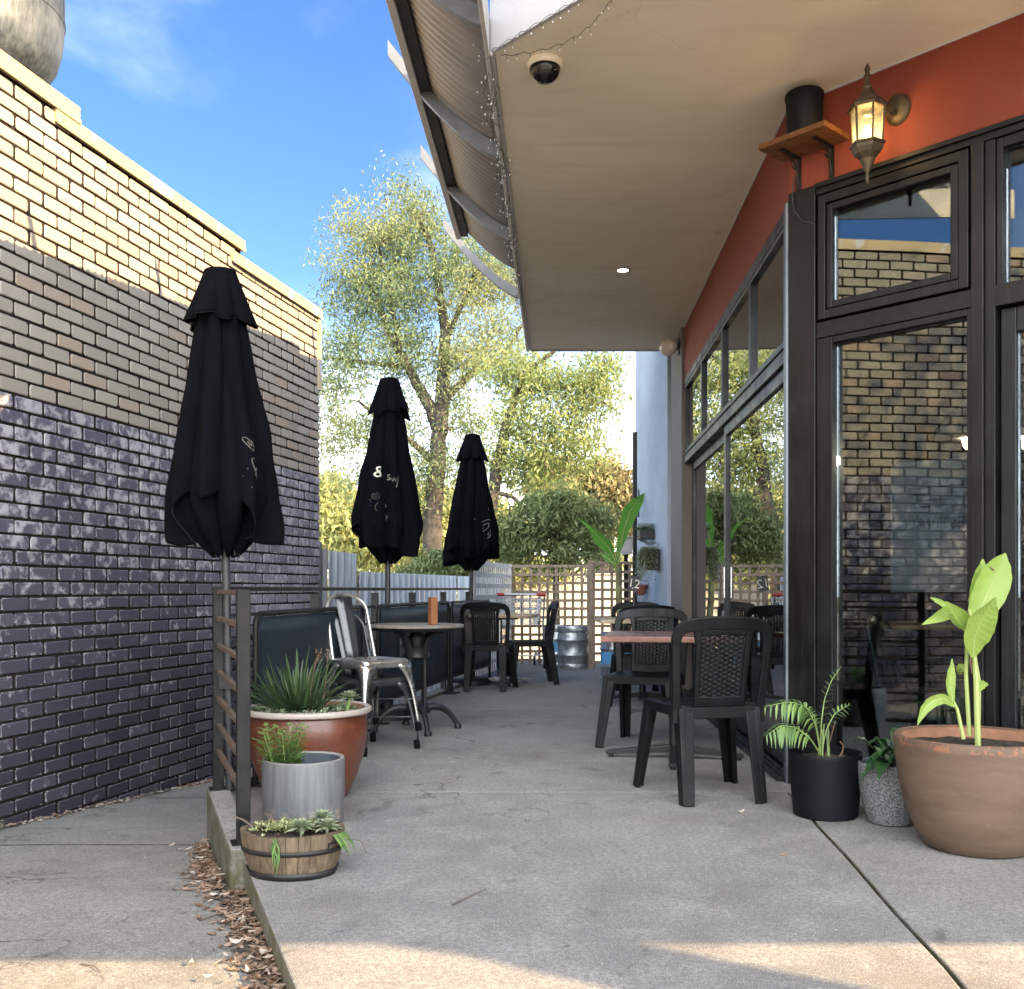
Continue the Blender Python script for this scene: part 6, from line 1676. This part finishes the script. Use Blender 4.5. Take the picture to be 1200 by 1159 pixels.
def street_tree():
    # stands behind the camera: its trunk and crown throw the shade at the front of the patio and the dapples mirrored in the glass
    rng = np.random.default_rng(31); rs = random.Random(31); b = Vector((9.55,-2.85,-.05)); r = empty('street_tree', b, 0, 'street tree by the footpath outside the cafe', 'tree')
    m = MB(); m.tube([(0,0,0),(.02,0,1.5),(-.02,-.02,3),(0,-.02,5.2),(-.2,-.7,6.6),(-.4,-1.4,8.0)],[.22,.2,.19,.17,.12,.05],12)
    C = []
    for k in range(58):
        d = rng.normal(size=3); d /= np.linalg.norm(d); q = rng.random()**.4; C.append((-.6+d[0]*q*2.3, -2.0+d[1]*q*1.75, 8.85+d[2]*q*2.1))
    for c in C:
        a = Vector((-.2,-.7,6.6)) if c[2] < 8.4 else Vector((-.4,-1.4,8.0)); m.tube([a, a.lerp(Vector(c),.5)+Vector((rs.gauss(0,.15),rs.gauss(0,.15),.2)), Vector(c)],[.03,.018,.006],5)
    m.build('trunk', M['bark'], r, smooth=True)
    V, F = leaves_mesh(np.array(C), .30+.28*rng.random(len(C)), 30, .15, .085, rng, .3); raw('crown', V, F, M['bush'], r)
street_tree()

# ------------------------------------------------------------------ litter
def litter_leaf(m, c, a, L, w, rs, tilt=.3):
    d = Vector((math.cos(a),math.sin(a),rs.uniform(-.1,tilt)*.6)).normalized(); sd = Vector((-d.y,d.x,rs.uniform(-.5,.5)))
    c = Vector(c); curl = rs.uniform(-.25,.5)
    pts = [c+d*L*(t-.5)+Vector((0,0,curl*L*(t-.5)**2*1.6)) for t in (0,.25,.5,.75,1)]
    lo = min(p.z for p in pts)-c.z; pts = [p-Vector((0,0,min(0,lo))) for p in pts]
    m.blade(pts,[.001,w*.8,w,w*.7,.0008],sd,rs.uniform(-.3,.5))
def litter():
    rs = random.Random(77)
    M['dead'] = leaf_mat('dead_leaf', (.10,.055,.03), (.34,.24,.17), .1, .8)
    M['deadp'] = leaf_mat('pale_dead_leaf', (.36,.30,.24), (.52,.46,.40), .1, .8)
    m = MB()   # drift along the foot of the kerb
    for k in range(1400):
        y = rs.uniform(2.35,4.75); wdt = .015+.12*math.sin(PI*min(1,max(0,(y-2.2)/2.65)))**.8; q = abs(rs.gauss(0,.55))*wdt; x = K(y)-.075-q if y > 3.7 else K(y)-.012-q
        z = zdrive(y)+.004+.022*math.exp(-q/.06)*rs.random(); L = rs.uniform(.012,.042); litter_leaf(m,(x,y,z),rs.uniform(0,6.28),L,L*rs.uniform(.12,.26),rs)
    tag(m.build('fallen_leaves', M['dead']), kind='stuff')
    m = MB()
    for k in range(80):
        y = rs.uniform(2.35,4.7); q = abs(rs.gauss(0,.09)); x = (K(y)-.075 if y > 3.7 else K(y)-.012)-q; z = zdrive(y)+.008+.024*rs.random(); L = rs.uniform(.02,.05); litter_leaf(m,(x,y,z),rs.uniform(0,6.28),L,L*rs.uniform(.12,.24),rs)
    tag(m.build('fallen_leaves', M['deadp']), kind='stuff')
    m = MB()   # dirt under the drift and along the brick wall
    for k in range(60):
        y = 2.3+k*.042; y2 = y+.042; w1 = .03+.085*math.sin(PI*min(1,max(0,(y-2.2)/2.7)))+.03*math.sin(k*1.7); 
        if k == 0: pw = w1
        x0 = K(y)-(.05 if y > 3.74 else 0); x1 = K(y2)-(.05 if y2 > 3.74 else 0)
        m.add([(x0-pw,y,zdrive(y)+.003),(x0,y,zdrive(y)+.006),(x1,y2,zdrive(y2)+.006),(x1-w1,y2,zdrive(y2)+.003)],[(0,1,2,3)]); pw = w1
    for k in range(70):
        s = -.6+k*.07; w0 = .05+.02*math.sin(k*.9)+.015*math.sin(k*2.3); w1 = .05+.02*math.sin((k+1)*.9)+.015*math.sin((k+1)*2.3); a, b, c, d = W(s,-.01,0),W(s,w0,0),W(s+.07,w1,0),W(s+.07,-.01,0)
        m.add([(p.x,p.y,zdrive(p.y)+.004) for p in (a,b,c,d)],[(0,1,2,3)])
    tag(m.build('dirt_strip', M['dirt']), kind='structure')
    m = MB()
    for k in range(150):
        s = rs.uniform(-.4,3.6); p = W(s,abs(rs.gauss(0.01,.04))+.01,0); L = rs.uniform(.02,.055); litter_leaf(m,(p.x,p.y,zdrive(p.y)+.01),rs.uniform(0,6.28),L,L*.22,rs)
    tag(m.build('fallen_leaves', M['dead']), kind='stuff')
    m = MB()
    for k in range(260):
        s = rs.uniform(-.4,3.6); p = W(s,abs(rs.gauss(0.0,.035))+.01,0); q = rs.uniform(.004,.014); m.lathe([(0,-q*.5),(q,0),(q*.6,q*.6),(0,q*.7)],(p.x,p.y,zdrive(p.y)+.006),6)
    tag(m.build('pebbles', simple('small_stones', (.22,.20,.17), .9, var=.4, bump=0)), kind='stuff')
    spots = [(530,893,.06),(517,904,.05),(505,886,.035),(640,858,.04),(560,872,.03),(668,801,.07),(690,812,.05),(622,796,.06),(700,790,.05),(612,842,.03),(580,902,.035),(657,889,.03),(868,952,.05),(700,942,.03),
             (745,872,.03),(918,1003,.03),(835,1062,.02),(548,1010,.02),(720,850,.03),(640,782,.07),(668,788,.06),(610,790,.05),(520,860,.03),(478,905,.025),(590,868,.03),(655,795,.06),(90,1070,.03)]
    src = None
    for i,(px,py,L) in enumerate(spots):
        p = gnd(px,py) if px > 300 else gnd(px,py,-.09)
        if i % 3 == 0:
            m = MB(); litter_leaf(m,(0,0,.003),0,1.0*.05,.05*rs.uniform(.13,.2),rs); o = m.build('dry_leaf', M['deadp'] if i % 2 == 0 else M['dead']); src = o
        else: o = src.copy(); COL.objects.link(o)
        o.location = (p.x,p.y,.001 if px > 300 else zdrive(p.y)+.002); sc = L/.05*rs.uniform(.8,1.1); o.scale = (sc,sc,sc); o.rotation_euler = (0,0,rs.uniform(0,6.28)); tag(o,'small dry curled leaf fallen on the concrete','leaf','scattered dry leaves on the concrete')
    for (px,py,px2,py2,lab,zg) in ((530,1062,570,1043,'thin dark bent twig lying on the patio near the front',0),(233,1075,270,1064,'thin twig lying beside the leaf drift on the driveway',None),(95,1132,118,1143,'short dark curved twig on the sunlit driveway',None)):
        a = gnd(px,py) if zg == 0 else gnd(px,py,-.085); b = gnd(px2,py2) if zg == 0 else gnd(px2,py2,-.085); a.z = (0 if zg == 0 else zdrive(a.y))+.004; b.z = (0 if zg == 0 else zdrive(b.y))+.004
        m = MB(); mid = a.lerp(b,.5)+Vector((.006,.008,.003)); m.tube([(0,0,0),mid-a,b-a],[.0025,.002,.001],5); o = m.build('twig', M['twig'], smooth=True); o.location = a; tag(o,lab,'twig')
    r = empty('grass_tuft', W(-.18,.05,zdrive(5.4)), 0, 'green weed tuft growing at the foot of the brick wall', 'weed')
    m = MB()
    for k in range(34):
        a = rs.uniform(0,6.28); el = rs.uniform(.5,1.4); L = rs.uniform(.05,.17); d = Vector((math.cos(a)*math.cos(el),math.sin(a)*math.cos(el),math.sin(el))); c = Vector((rs.uniform(-.06,.06),rs.uniform(-.02,.05),0)); m.blade([c+d*L*t-Vector((0,0,.5*L*t*t*(1-el/1.6))) for t in (0,.35,.7,1)],[.003,.004,.003,.0005],d.cross(Vector((0,0,1))),.3)
    m.build('blades', leaf_mat('weed_leaf', (.08,.15,.04), (.18,.26,.08), .2), r)
litter()
